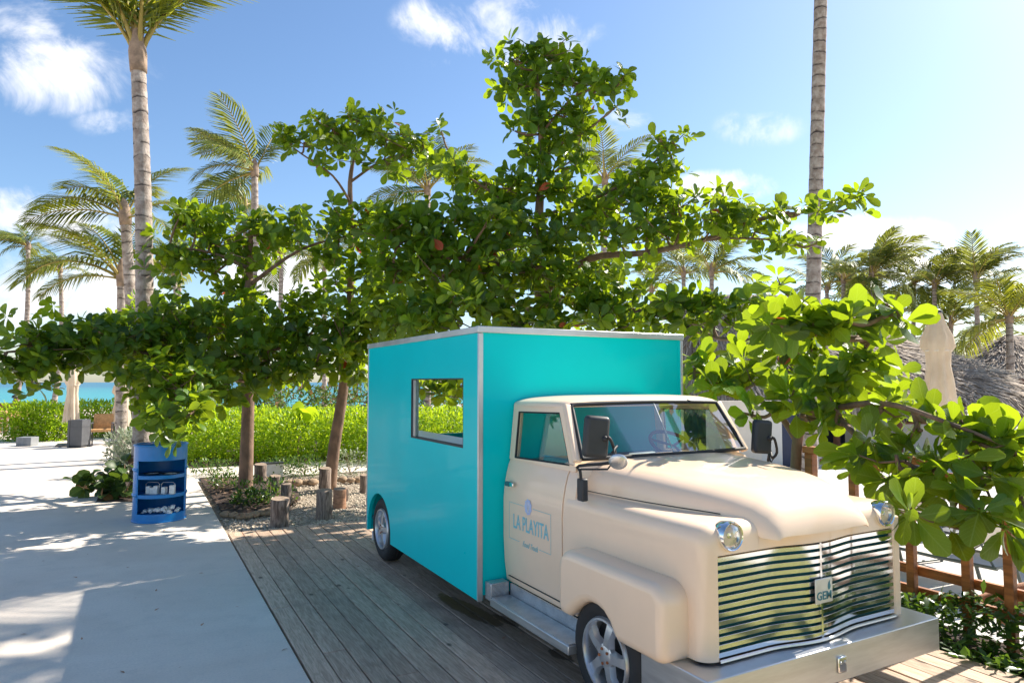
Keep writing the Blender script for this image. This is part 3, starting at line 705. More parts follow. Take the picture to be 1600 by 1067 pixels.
# ---- cream front body (shoulders) as a loft along Y
CX = 2.815; HW = 0.695
def rrect(hw, z0, zt, r, n=6, tilt=0.0):
    """open arch: left foot up over the top to right foot; returns (dx,z)"""
    p = [(-hw, z0), (-hw, z0 + 0.15), (-hw, (z0 + zt) / 2), (-hw, zt - r - 0.08)]
    p += [(-hw + r - r * math.cos(R(90 * i / n)), zt - r + r * math.sin(R(90 * i / n))) for i in range(n + 1)]
    p += [(-hw * 0.55, zt + 0.006), (-hw * 0.25, zt + 0.008), (0, zt + 0.008)]
    return p + [(-x, z) for x, z in p[-2::-1]]
rings = []
ZT = 1.0; FY = 2.205
def ring(Y, inset, r=0.075): return [(CX + x, Y, z) for x, z in rrect(HW - inset, 0.43, ZT - inset * 0.9, r)]
for Y in (3.27, 3.26, 3.0, 2.7, 2.45, 2.34): rings.append(ring(Y, 0))
RF = 0.075
for t in (15, 30, 45, 60, 75, 90): rings.append(ring(FY + RF * (1 - math.sin(R(t))), RF * (1 - math.cos(R(t)))))
# header and opening round the grille
op = []
for (x, y, z) in rings[-1]:
    dx = x - CX; dx2 = max(-0.612, min(0.612, dx * 0.99)); z2 = min(z, 0.872); op.append((CX + dx2, FY - 0.0015, z2))
rings.append(op); rings.append([(x, FY + 0.03, z) for x, y, z in op])
loft(rings).put('front_body', M_cream, truck, smooth=True, angle=50)
# ---- fenders with wheel arch
def fender(x_out, x_in, name):
    arch = arc(2.83, 0.245, 0.335, 158, 22, 16)   # from rear... (Y,z) with Y increasing rearwards
    rear = 3.135; front = 2.30
    o2 = [(rear, 0.405)] + [(rear, 0.62)] + arc(rear - 0.10, 0.645, 0.10, 0, 90, 5) + arc(front + 0.09, 0.655, 0.09, 90, 180, 5) + [(front, 0.47)] + arc(front + 0.05, 0.46, 0.05, 180, 270, 4)[1:]
    o2 += [(2.625, 0.41), (2.655, 0.435), (2.69, 0.482), (2.735, 0.515), (2.79, 0.530), (2.85, 0.530), (2.91, 0.510), (2.97, 0.472), (3.02, 0.43), (3.045, 0.408)]
    me = plate(o2, [], lambda u, v, t: (x_out + t, u, v), x_in - x_out, name)
    o = put(name, me, M_cream, truck); b = o.modifiers.new('bevel', 'BEVEL'); b.width = 0.05; b.segments = 6; b.limit_method = 'ANGLE'; b.angle_limit = R(60); smooth_me(o.data, 40); return o
fender(1.972, 2.20, 'fender'); fender(3.658, 3.43, 'fender')
for xs in (2.20, 3.31): MB().box(xs, xs + 0.12, 2.42, 3.14, 0.30, 0.60).put('wheel_well', M_black, truck)
# rusty lip under the body corner
MB().box(2.135, 2.150, 2.34, 2.52, 0.419, 0.4285).put('rust_lip', M_rust, truck)
# ---- hood: tapered raised loft with rolled nose
hood = []
for (Y, hw, zt, ze, nn) in [(3.30, 0.60, 1.188, 1.0, 4.2), (3.15, 0.592, 1.19, 1.0, 4.0), (2.95, 0.574, 1.186, 1.0, 3.7), (2.75, 0.546, 1.177, 1.0, 3.4), (2.58, 0.508, 1.163, 1.0, 3.1), (2.44, 0.465, 1.147, 0.995, 2.9),
                            (2.33, 0.42, 1.126, 0.98, 2.7), (2.25, 0.385, 1.103, 0.955, 2.6), (2.19, 0.355, 1.072, 0.925, 2.5), (2.15, 0.332, 1.035, 0.922, 2.4), (2.132, 0.318, 0.995, 0.922, 2.3), (2.128, 0.308, 0.955, 0.922, 2.1)]:
    r_ = []
    for i in range(29):
        a = math.pi * (1 - i / 28); c_, s_ = math.cos(a), math.sin(a)
        x = hw * math.copysign(abs(c_) ** (2 / nn), c_); z = ze + (zt - ze) * abs(s_) ** (2 / nn)
        sag = 0.028 * (1 - (x / max(hw, .01)) ** 2) if Y < 2.16 else 0
        r_.append((CX + x, Y, z - sag))
    hood.append(r_)
hood.append([(x, y + 0.09, z) for x, y, z in hood[-1]])
hood_o = loft(hood).put('hood', M_cream, truck, smooth=True, angle=60)
# nose panel under the hood, bulging between the headlights
def gy(dx):
    """plan curve of the grille"""
    t = min(1, abs(dx) / 0.33); return 0.04 * (0.5 + 0.5 * math.cos(math.pi * t))
nz = [[(CX + dx, FY - 0.0018 - gy(dx), z) for dx in np.linspace(-0.36, 0.36, 25)] for z in (0.874, 0.89, 0.91, 0.93)]
loft(nz).put('nose_panel', M_cream, truck, smooth=True)
# shut line between hood and shoulder
for s in (-1, 1):
    MB().tube([(CX + s * (r_ + 0.001), Y, z + 0.006) for Y, r_, z in [(3.25, 0.599, 1.006), (2.95, 0.572, 1.007), (2.75, 0.546, 1.008), (2.58, 0.508, 1.008), (2.44, 0.465, 1.007), (2.36, 0.433, 1.004)]], 0.0025, 6).put('shut_line', M_rubber, hood_o)
# ---- grille
GZ0, GZ1 = 0.437, 0.872; NS = 13; PIT_G = (GZ1 - GZ0) / NS
xs = np.concatenate([np.linspace(-0.612, -0.36, 4), np.linspace(-0.33, 0.33, 23), np.linspace(0.36, 0.612, 4)])
loft([[(CX + dx, FY + 0.022 - gy(dx), z) for dx in xs] for z in (GZ0, GZ1)]).put('grille_back', M_gridark, truck, smooth=True)
for k in range(NS):
    zc = GZ0 + (k + 0.5) * PIT_G; h = PIT_G * 0.335
    prof = [(-h, 0.016), (-h, 0.004), (-h * 0.8, 0.0), (h * 0.8, 0.0), (h, 0.004), (h, 0.016)]
    loft([[(CX + dx, FY + yy - gy(dx), zc + zz) for dx in xs] for zz, yy in prof]).put('grille_slat', M_chrome, truck, smooth=True, angle=40)
MB().box(CX - 0.006, CX + 0.006, FY - 0.044, FY - 0.021, GZ0, GZ1).put('grille_bar', M_chrome, truck)
MB().box(CX + 0.614, CX + 0.665, FY - 0.006, FY + 0.02, 0.425, 0.93).put('grille_post', M_cream, truck, bevel=0.008)
lt = loft([[(CX + dx, FY - 0.004 - gy(dx) * 1.02 - yy, z) for dx in xs] for yy, z in ((0.0, GZ0), (0.005, GZ0 - 0.004), (0.007, 0.426))]); lt.put('grille_tray', M_alu, truck, smooth=True, angle=30)
# badge
bp = MB().box(CX - 0.058, CX + 0.058, FY - 0.058, FY - 0.0495, 0.60, 0.712).put('badge', M_badge, truck, bevel=0.003)
Mf = lambda x, z, y: Matrix(((1, 0, 0, x), (0, 0, -1, y), (0, 1, 0, z), (0, 0, 0, 1)))
put('badge_lettering', text_mesh('GEM', 0.052, Mf(CX - 0.002, 0.633, FY - 0.0592), 'badge_lettering', off=0.0008), M_badgetxt, bp)
fl = [(0.030, 0.656), (0.040, 0.664), (0.043, 0.675), (0.038, 0.688), (0.040, 0.700), (0.030, 0.692), (0.024, 0.680), (0.024, 0.665)]
put('badge_flame', plate([(CX + a, b) for a, b in fl], [], lambda u, v, t: (u, FY - 0.0588 - t, v), 0.001, 'badge_flame'), M_badgetxt, bp)
# ---- bumper
bx0, bx1, by0, by1, bz0, bz1 = 2.035, 3.63, 2.10, 2.52, 0.255, 0.418
bmp_ = MB()
outl = [(bx0, by1), (bx0, by0), (bx1, by0), (bx1, by1), (bx1 - 0.10, by1), (bx1 - 0.10, FY + 0.12), (bx0 + 0.13, FY + 0.12), (bx0 + 0.13, by1)]
o = put('bumper', plate(outl, [], lambda u, v, t: (u, v, bz0 + t), bz1 - bz0, 'bumper'), M_alu, truck)
b = o.modifiers.new('bevel', 'BEVEL'); b.width = 0.005; b.segments = 2; b.limit_method = 'ANGLE'; smooth_me(o.data, 35)
e1 = MB().box(CX + 0.01, CX + 0.065, by0 - 0.012, by0 - 0.001, 0.298, 0.37).put('bumper_emblem', M_chrome, o, bevel=0.004)
for dx in (0.022, 0.053): MB().lathe([(0, -0.004), (0.006, -0.003), (0.007, 0.0)], (CX + dx, by0 - 0.0122, 0.345), 'y', 10).put('bolt', M_alu_trim, o)
# ---- headlights
for sx in (2.275, 3.36):
    c = (sx, FY + 0.012, 0.952)
    hl = MB().lathe([(0.040, 0.06), (0.058, 0.03), (0.064, -0.005), (0.064, -0.03), (0.060, -0.037), (0.055, -0.034), (0.055, -0.02)], c, 'y', 32).put('headlight', M_chrome, truck, smooth=True, angle=50)
    MB().lathe([(0.055, -0.026), (0.045, -0.034), (0.028, -0.041), (0.0, -0.044)], c, 'y', 32).put('lens', M_lens, hl, smooth=True)
    MB().lathe([(0.055, -0.022), (0.045, 0.0), (0.028, 0.015), (0.012, 0.02), (0.012, -0.012), (0.0, -0.014)], c, 'y', 32).put('reflector', M_chrome, hl, smooth=True, angle=40)
# ---- cab
DY0, DY1d = 3.275, 4.022
def sideprof(n=1):
    return [(0.025, 0.335), (0.010, 0.45), (0.0, 0.62), (0.0, 0.86), (0.008, 0.95), (0.024, 1.03), (0.040, 1.085), (0.055, 1.118), (0.10, 1.12)]
def skin(xo, s, y0, y1, name, mat, extra=0.0):
    rr = [[(xo + s * (d - extra), Y, z) for d, z in sideprof()] for Y in (y0, y0 + 0.006, (y0 + y1) / 2, y1 - 0.006, y1)]
    rr = [[(x + s * 0.05, y, z) for x, y, z in rr[0]]] + rr + [[(x + s * 0.05, y, z) for x, y, z in rr[-1]]]
    return loft(rr).put(name, mat, truck, smooth=True, angle=50)
door = skin(2.118, 1, 3.312, 3.985, 'door', M_cream)
skin(2.118 + 0.004, 1, 3.20, 3.306, 'cowl_side', M_cream); skin(2.118 + 0.004, 1, 3.991, 4.024, 'rear_jamb', M_cream)
skin(3.512, -1, 3.20, 4.024, 'door', M_cream)
MB().box(2.16, 3.47, 3.20, 3.9, 0.30, 0.36).put('cab_floor', M_black, truck)
# door bottom shut line
MB().box(2.129, 2.136, 3.33, 3.97, 0.372, 0.376).put('shut_line', M_rubber, door)
# greenhouse: side frames with glass
def sideframe(xf, s, name):
    outl = [(4.022, 1.115), (4.022, 1.475), (3.46, 1.488), (3.40, 1.47), (3.235, 1.13), (3.24, 1.115)]
    ho = [(3.95, 1.128), (3.95, 1.425), (3.455, 1.437), (3.305, 1.145)]
    o = put(name, plate(outl, [ho], lambda u, v, t: (xf + s * t + s * 0.10 * max(0, v - 1.115), u, v), 0.035, name), M_cream, truck)
    g_ = put('window_glass', plate([(3.945, 1.131), (3.945, 1.42), (3.458, 1.432), (3.312, 1.149)], [], lambda u, v, t: (xf + s * (0.014 + t) + s * 0.10 * max(0, v - 1.115), u, v), 0.004, 'window_glass'), M_glass, o)
    hp = [Vector((xf + s * 0.006 + s * 0.10 * max(0, v - 1.115), u, v)) for u, v in ho]
    MB().tube(hp + [hp[0]], 0.008, 6).put('window_seal', M_rubber, o)
    return o
sideframe(2.165, 1, 'window_frame'); sideframe(3.465, -1, 'window_frame')
# quarter seam of the door frame
# roof
rr = []
for (Y, hw, zt, ze) in [(4.024, 0.615, 1.525, 1.462), (3.9, 0.622, 1.532, 1.465), (3.6, 0.622, 1.538, 1.47), (3.46, 0.618, 1.536, 1.472), (3.405, 0.606, 1.526, 1.474), (3.385, 0.596, 1.508, 1.478)]:
    r_ = []
    for i in range(25):
        a = math.pi * (1 - i / 24); c_, s_ = math.cos(a), math.sin(a)
        bow = -0.03 * (1 - (c_) ** 2) if Y < 3.5 else 0
        r_.append((CX + hw * math.copysign(abs(c_) ** 0.55, c_), Y + bow, ze + (zt - ze) * abs(s_) ** 0.7))
    rr.append(r_)
rr.append([(x, y + 0.03, z - 0.012) for x, y, z in rr[-1]])
loft(rr).put('cab_roof', M_cream, truck, smooth=True, angle=60)
MB().box(CX - 0.58, CX + 0.58, 3.42, 4.02, 1.470, 1.476).put('headliner', M_cream, truck)
# windscreen: two panes, rubber seal, centre strip
wb = lambda t, k: Vector((CX + t * (0.632 * (1 - k) + 0.578 * k), 3.195 * (1 - k) + 3.385 * k - (0.045 * (1 - abs(t) ** 2)), 1.192 * (1 - k) + 1.486 * k + 0.012 * k * (1 - t * t)))
for a0, a1 in ((-1, -0.004), (0.004, 1)):
    ts = np.linspace(a0, a1, 9); loft([[wb(t, k) for t in ts] for k in (0, 0.33, 0.66, 1)]).put('windscreen', M_glass, truck, smooth=True)
loop = [wb(t, 0) for t in np.linspace(-1, 1, 15)] + [wb(1, k) for k in (0.3, 0.6, 0.9)] + [wb(t, 1) for t in np.linspace(1, -1, 15)] + [wb(-1, k) for k in (0.9, 0.6, 0.3)]
MB().tube(loop + [loop[0]], 0.0125, 8, cap=False).put('windscreen_seal', M_rubber, truck, smooth=True)
MB().tube([wb(0, 0), wb(0, 1)], 0.0045, 6).put('centre_strip', M_alu_trim, truck)
# A pillars
for s in (-1, 1):
    a = wb(s, 0) + Vector((s * 0.022, 0.015, -0.02)); b_ = wb(s, 1) + Vector((s * 0.022, 0.012, 0.0))
    MB().bar(a, b_, 0.055, 0.035, up=(0, -1, 0.4)).put('pillar', M_cream, truck, bevel=0.012, bseg=3)
# cowl: closes the gap between hood, windscreen and cab sides
cw = [[(CX + t * 0.665, Y, z - 0.03 * abs(t) ** 6 * k) for t in np.linspace(-1, 1, 21)] for Y, z, k in ((3.345, 1.183, 1), (3.22, 1.185, 1), (3.13, 1.187, 0.0))]
cw = [[(CX + t * hw, Y - 0.045 * (1 - t * t) * kb, z - dz * abs(t) ** 8) for t in np.linspace(-1, 1, 25)] for Y, z, hw, dz, kb in ((3.34, 1.185, 0.66, 0.03, 1), (3.21, 1.187, 0.655, 0.04, 1), (3.20, 1.16, 0.66, 0.04, 1), (3.205, 0.99, 0.668, 0.0, 1))]
loft(cw).put('cowl', M_cream, truck, smooth=True, angle=50)
# interior
MB().box(CX - 0.6, CX + 0.6, 3.36, 3.52, 0.98, 1.13).put('dashboard', M_seat, truck, bevel=0.03, bseg=3)
for sx in (CX - 0.31, CX + 0.31):
    st = MB().box(sx - 0.24, sx + 0.24, 3.55, 3.95, 0.62, 0.74).put('seat', M_seat, truck, bevel=0.04, bseg=3)
    MB().box(sx - 0.22, sx + 0.22, 3.90, 4.0, 0.742, 1.12).put('backrest', M_seat, st, bevel=0.04, bseg=3)
sw = MB(); cc = Vector((CX + 0.31, 3.50, 1.20)); ax = Vector((0, -0.5, 0.85)).normalized(); e1_ = Vector((1, 0, 0)); e2_ = ax.cross(e1_)
sw.tube([cc + (e1_ * math.cos(a) + e2_ * math.sin(a)) * 0.165 for a in np.linspace(0, 2 * math.pi, 29)], 0.012, 8, cap=False)
for a in (0.5, 2.6, 4.7): sw.tube([cc, cc + (e1_ * math.cos(a) + e2_ * math.sin(a)) * 0.165], 0.009, 6)
sw.put('steering_wheel', M_black, truck, smooth=True)
# ---- door furniture and lettering
hd = MB().box(2.098, 2.112, 3.86, 3.945, 0.953, 0.978).put('door_handle', M_chrome, door, bevel=0.004)
MB().box(2.094, 2.112, 3.905, 3.958, 0.951, 0.980).put('handle_tab', M_turq_in, door, bevel=0.003)
Md = lambda y, z, x: Matrix(((0, 0, -1, x), (-1, 0, 0, y), (0, 1, 0, z), (0, 0, 0, 1)))
LX = 2.1165
put('door_lettering', text_mesh('LA PLAYITA', 0.125, Md(3.668, 0.735, LX), 'door_lettering', sx=0.66, off=0.001), M_decal, door)
put('door_lettering', text_mesh('Food Truck', 0.048, Md(3.668, 0.618, LX), 'door_lettering', shear=0.35, sx=0.8), M_decal, door)
y0, y1, z0, z1, wd = 3.935, 3.425, 0.622, 0.852, 0.0022
for ya, yb, gu, gl in ((y0 - wd, y0, 3.745, 3.80), (y1, y1 + wd, 3.635, 3.56)):
    fr = MB(); fr.box(LX - 0.0006, LX, ya, yb, z0, z1)
    e = ya if ya > 3.7 else yb
    fr.box(LX - 0.0006, LX, min(e, gu), max(e, gu), z1 - wd, z1); fr.box(LX - 0.0006, LX, min(e, gl), max(e, gl), z0, z0 + wd)
    fr.put('decal_border', M_decal, door)
shp = [(3.69 + 0.042 * math.cos(a) * (1 + 0.07 * math.cos(9 * a)), 0.853 + 0.047 * math.sin(a) * (1 + 0.07 * math.cos(9 * a))) for a in np.linspace(0, 2 * math.pi, 48, endpoint=False)]
shl = put('shell_emblem', plate(shp, [], lambda u, v, t: (LX - 0.0004 - t, u, v), 0.0008, 'shell_emblem'), M_shell, door)
rb = MB()
for a in (-55, -30, -8, 15, 38): rb.bar((LX - 0.0018, 3.69, 0.815), (LX - 0.0018, 3.69 + 0.034 * math.sin(R(a)), 0.853 + 0.036 * math.cos(R(a))), 0.0016, 0.003, up=(1, 0, 0))
rb.put('shell_ribs', M_white, door)
# ---- step with checker plate
MB().box(1.985, 2.115, 3.935, 4.018, 0.235, 0.345).put('step_box', M_diamond, truck, bevel=0.004)
stp = MB().box(1.975, 2.12, 3.03, 3.93, 0.215, 0.262).put('running_board', M_alu, truck, bevel=0.004)
MB().box(1.985, 2.115, 3.04, 3.92, 0.2625, 0.266).put('tread_plate', M_diamond, stp)
MB().box(2.122, 2.132, 3.03, 3.93, 0.262, 0.335).put('kick_plate', M_diamond, stp)
# ---- mirrors
def mirror(base, head, small, name, s):
    b = MB(); b.box(base[0] - 0.02, base[0] + 0.02, base[1] - 0.028, base[1] + 0.028, base[2] - 0.06, base[2] + 0.06)
    mo = b.put('mirror', M_black, truck, bevel=0.008)
    h = Vector(head); bb = Vector(base)
    arm = MB().tube([bb + Vector((-0.01 * s, -0.005, 0.03)), bb + Vector((-0.02 * s, -0.01, 0.10)), bb + Vector((-0.03 * s, -0.015, 0.13)), h + Vector((0.08, -0.01, -0.135)), h + Vector((0.10, -0.03, -0.10)), h + Vector((0.055, -0.055, -0.02)), h + Vector((0.035, -0.05, 0.0))], 0.0085, 8, sub=3)
    arm.tube([bb + Vector((-0.02 * s, -0.01, 0.11)), h + Vector((0.06, -0.015, -0.165)), h + Vector((0.09, -0.01, -0.14))], 0.005, 6)
    arm.put('mirror_arm', M_rubber, mo, smooth=True)
    hw, hh, hd_ = 0.066, 0.105, 0.028
    hm = MB().box(-hw, hw, -hd_, hd_, -hh, hh); me = hm.mesh('mirror_head'); me.transform(Matrix.Translation(h) @ Matrix.Rotation(R(-14 if s > 0 else -8), 4, 'Z') @ Matrix.Rotation(R(5), 4, 'Y'))
    o = put('mirror_head', me, M_black, mo); bv = o.modifiers.new('bevel', 'BEVEL'); bv.width = 0.022; bv.segments = 4; smooth_me(o.data, 40)
    kn = MB().lathe([(0.0, -0.022), (0.012, -0.02), (0.018, 0.0)], h + Vector((0.03, -0.03, -0.01)), 'y', 14).put('mirror_knob', M_rubber, mo, smooth=True)
    if small:
        c = Vector(small); q = MB().lathe([(0.0, -0.012), (0.03, -0.010), (0.045, -0.002), (0.048, 0.006), (0.044, 0.010), (0.0, 0.008)], (0, 0, 0), 'z', 28); me = q.mesh('wide_mirror', True, 50)
        me.transform(Matrix.Translation(c) @ Matrix.Rotation(R(-50), 4, 'X') @ Matrix.Rotation(R(32), 4, 'Y')); put('wide_mirror', me, M_alu, mo)
        MB().tube([h + Vector((0.085, -0.02, -0.085)), h + Vector((0.11, -0.03, -0.05)), c + Vector((-0.02, 0.01, 0.055)), c + Vector((0, 0, 0.01))], 0.0055, 8, sub=3).put('mirror_bracket', M_rubber, mo, smooth=True)
mb = Vector((2.10, 3.075, 1.045))
mirror(mb, AT(931, 682, 3.45), AT(966, 722, 3.40), 'mirror', 1)
mirror((3.53, 3.10, 1.05), AT(1190, 682, 4.28), None, 'mirror', -1)

# ================================================================== ALMOND TREES
def polyline3(pts): return [AT(x, y, d) for x, y, d in pts]
def resample(P, step=0.25):
    out = []
    for a, b in zip(P[:-1], P[1:]):
        n = max(1, int((b - a).length / step)); out += [a.lerp(b, i / n) for i in range(n)]
    return out + [P[-1]]
def almond_tree(name, label, trunk, trad, limbs, pads, leaf_len, cover, group, nsingle=300, base_z=-0.03, up_w=0.55, dsp=0.9):
    tp = polyline3(trunk); tp[0].z = base_z
    root = thing(name, label, 'tree', (tp[0].x, tp[0].y, base_z), group)
    MB().tube(tp, trad, 12, sub=4).put('trunk', M_bark, root, smooth=True)
    skel = [(p, trad[-1]) for p in resample(tp)[3:]]
    for lp, r0 in limbs:
        P = polyline3(lp); n = len(P)
        # start exactly on the trunk
        j = min(range(len(skel)), key=lambda i: (skel[i][0] - P[0]).length); P[0] = skel[j][0].copy()
        rad = [r0 * (1 - 0.75 * i / (n - 1)) for i in range(n)]
        MB().tube(P, rad, 8, sub=4).put('branch', M_bark, root, smooth=True)
        skel += [(p, r0 * 0.5) for p in resample(P)]
    C = []; A = []
    for pad in pads:
        x, y, rx, ry, d = pad[:5]; cov = pad[5] if len(pad) > 5 else 1.0
        c = AT(x, y, d); wx = rx / FPX * d; wy = ry / FPX * d; wd = max(wx, wy) * dsp
        Lp = leaf_len * FPX / d
        n = max(2, int(cover * cov * (1.3 if (440 < y < 640 and d > 7) else 1.0) * math.pi * rx * ry / (Lp * Lp * 1.1)))
        j = min(range(len(skel)), key=lambda i: (skel[i][0] - c).length + max(0, skel[i][0].z - c.z) * 0.8)
        s0, r0 = skel[j]; mid = s0.lerp(c, 0.5) + Vector((random.uniform(-.06, .06), random.uniform(-.06, .06), -0.05))
        br = MB(); br.tube([s0, mid, c], [min(r0, 0.022), 0.016, 0.010], 6, sub=3)
        for k in range(n):
            while True:
                u = [random.uniform(-1, 1) for _ in range(3)]; q = sum(a * a for a in u)
                if q <= 1: break
            u = [random.gauss(0, 0.56) for _ in range(3)]
            p = c + RGT * (u[0] * wx) + Vector((0, 0, 1)) * (u[1] * wy) + _fh * (u[2] * wd)
            C.append(p); A.append(Vector((0, 0, up_w)) + (p - c).normalized() * 0.5 + Vector((random.gauss(0, .4), random.gauss(0, .4), random.gauss(0, .3))))
            if k % 3 == 0:
                q0 = s0.lerp(c, random.uniform(0.5, 1)); br.tube([q0, q0.lerp(p, 0.55) + Vector((0, 0, -0.03)), p], [0.009, 0.007, 0.005], 5, cap=False)
        br.put('branch', M_twig, root, smooth=True)
    P, B, S = rosettes(C, A, (6, 10), -15, 62, leaf_len)
    foliage(root, P, B, S, 'obovate', L_almond, nsingle)
    return root, C
GT = 'almond trees round the truck'
# tree by the log stools, straight stem
almond_tree('almond_tree', 'almond tree with straight stem in the soil bed, lowest branches hanging over the blue drum', [(383, 768, 10.1), (386, 690, 10.1), (388, 600, 10.1), (386, 500, 10.1), (390, 420, 10.1), (392, 360, 10.2)], [0.11, 0.095, 0.085, 0.07, 0.05, 0.03],
    [([(388, 590, 10.1), (300, 565, 9.4), (200, 550, 8.8), (100, 545, 8.4), (10, 550, 8.0)], 0.05), ([(388, 600, 10.1), (330, 580, 9.0), (285, 610, 8.0), (268, 650, 7.6)], 0.035), ([(388, 560, 10.1), (450, 540, 9.8), (530, 545, 9.4)], 0.04),
     ([(389, 430, 10.1), (330, 395, 9.8), (265, 385, 9.6)], 0.035), ([(389, 440, 10.1), (470, 390, 10.0), (560, 365, 9.8)], 0.035), ([(386, 560, 10.1), (340, 540, 11.2), (250, 520, 11.8)], 0.04)],
    [(300, 340, 50, 24, 9.8), (265, 395, 32, 26, 9.6), (330, 375, 50, 32, 9.9), (405, 365, 50, 38, 10.1), (470, 350, 50, 26, 10.0), (540, 345, 50, 24, 9.8), (590, 350, 35, 22, 9.7), (300, 410, 45, 16, 9.8),
     (380, 400, 40, 16, 10.4), (285, 330, 20, 14, 9.7), (330, 430, 18, 26, 10.1, .6), (370, 450, 30, 22, 10.2, .7), (520, 395, 45, 20, 9.8),
     (40, 535, 55, 30, 8.2), (15, 572, 36, 22, 8.0), (110, 530, 60, 30, 8.5), (70, 562, 52, 20, 8.2), (180, 520, 55, 32, 8.9), (150, 556, 50, 18, 8.5), (240, 530, 55, 42, 9.2), (300, 510, 50, 42, 9.6), (330, 555, 50, 42, 9.4),
     (400, 510, 55, 45, 9.8), (420, 565, 50, 32, 9.6), (480, 520, 50, 42, 9.7), (540, 530, 40, 45, 9.5), (225, 580, 40, 20, 8.6), (275, 605, 45, 40, 8.0), (235, 625, 30, 22, 8.2), (262, 660, 34, 22, 7.55), (305, 640, 28, 26, 7.8), (300, 590, 45, 35, 8.8),
     (50, 598, 36, 14, 8.0, .6), (240, 605, 28, 12, 8.3, .6), (190, 500, 40, 16, 10.5), (260, 490, 50, 22, 11.3), (340, 490, 50, 20, 11.0), (430, 590, 50, 14, 9.6), (500, 580, 45, 14, 9.6), (345, 610, 30, 16, 8.8)],
    0.178, 2.7, GT)
# leaning tree between the stools and the truck
almond_tree('almond_tree', 'almond tree with leaning stem beside the turquoise box, topped by a flat tier', [(515, 763, 10.55), (522, 700, 10.5), (536, 610, 10.4), (545, 520, 10.3), (548, 430, 10.3), (549, 350, 10.3), (547, 285, 10.3), (555, 235, 10.3)], [0.10, 0.09, 0.075, 0.06, 0.05, 0.042, 0.035, 0.02],
    [([(547, 310, 10.3), (520, 275, 10.0), (470, 240, 9.7), (440, 215, 9.6)], 0.022), ([(548, 300, 10.3), (600, 250, 10.2), (660, 235, 10.0), (705, 240, 9.8)], 0.022), ([(548, 450, 10.3), (590, 440, 10.0), (640, 430, 9.8)], 0.03), ([(546, 520, 10.3), (580, 500, 9.6), (600, 490, 8.6)], 0.03)],
    [(475, 222, 34, 22, 9.7), (440, 212, 20, 16, 9.6, .8), (520, 200, 42, 24, 10.1), (560, 185, 36, 20, 10.3), (600, 205, 45, 24, 10.2), (640, 232, 45, 20, 10.0), (690, 205, 16, 8, 9.9, .8), (660, 215, 22, 10, 10, .8), (560, 232, 60, 16, 10.2, .8), (610, 255, 40, 14, 10.1, .7), (500, 255, 26, 10, 9.8, .5), (690, 250, 36, 16, 9.7), (735, 280, 32, 18, 9.4),
     (520, 440, 40, 22, 10.1, .7), (600, 450, 45, 35, 9.9), (580, 400, 40, 20, 10.0), (640, 425, 45, 30, 9.7), (570, 500, 40, 36, 9.7), (598, 490, 34, 40, 8.5), (625, 520, 30, 24, 8.4), (560, 560, 28, 22, 9.8), (475, 470, 35, 22, 10.0, .7), (555, 590, 24, 12, 10, .7)],
    0.178, 2.4, GT)
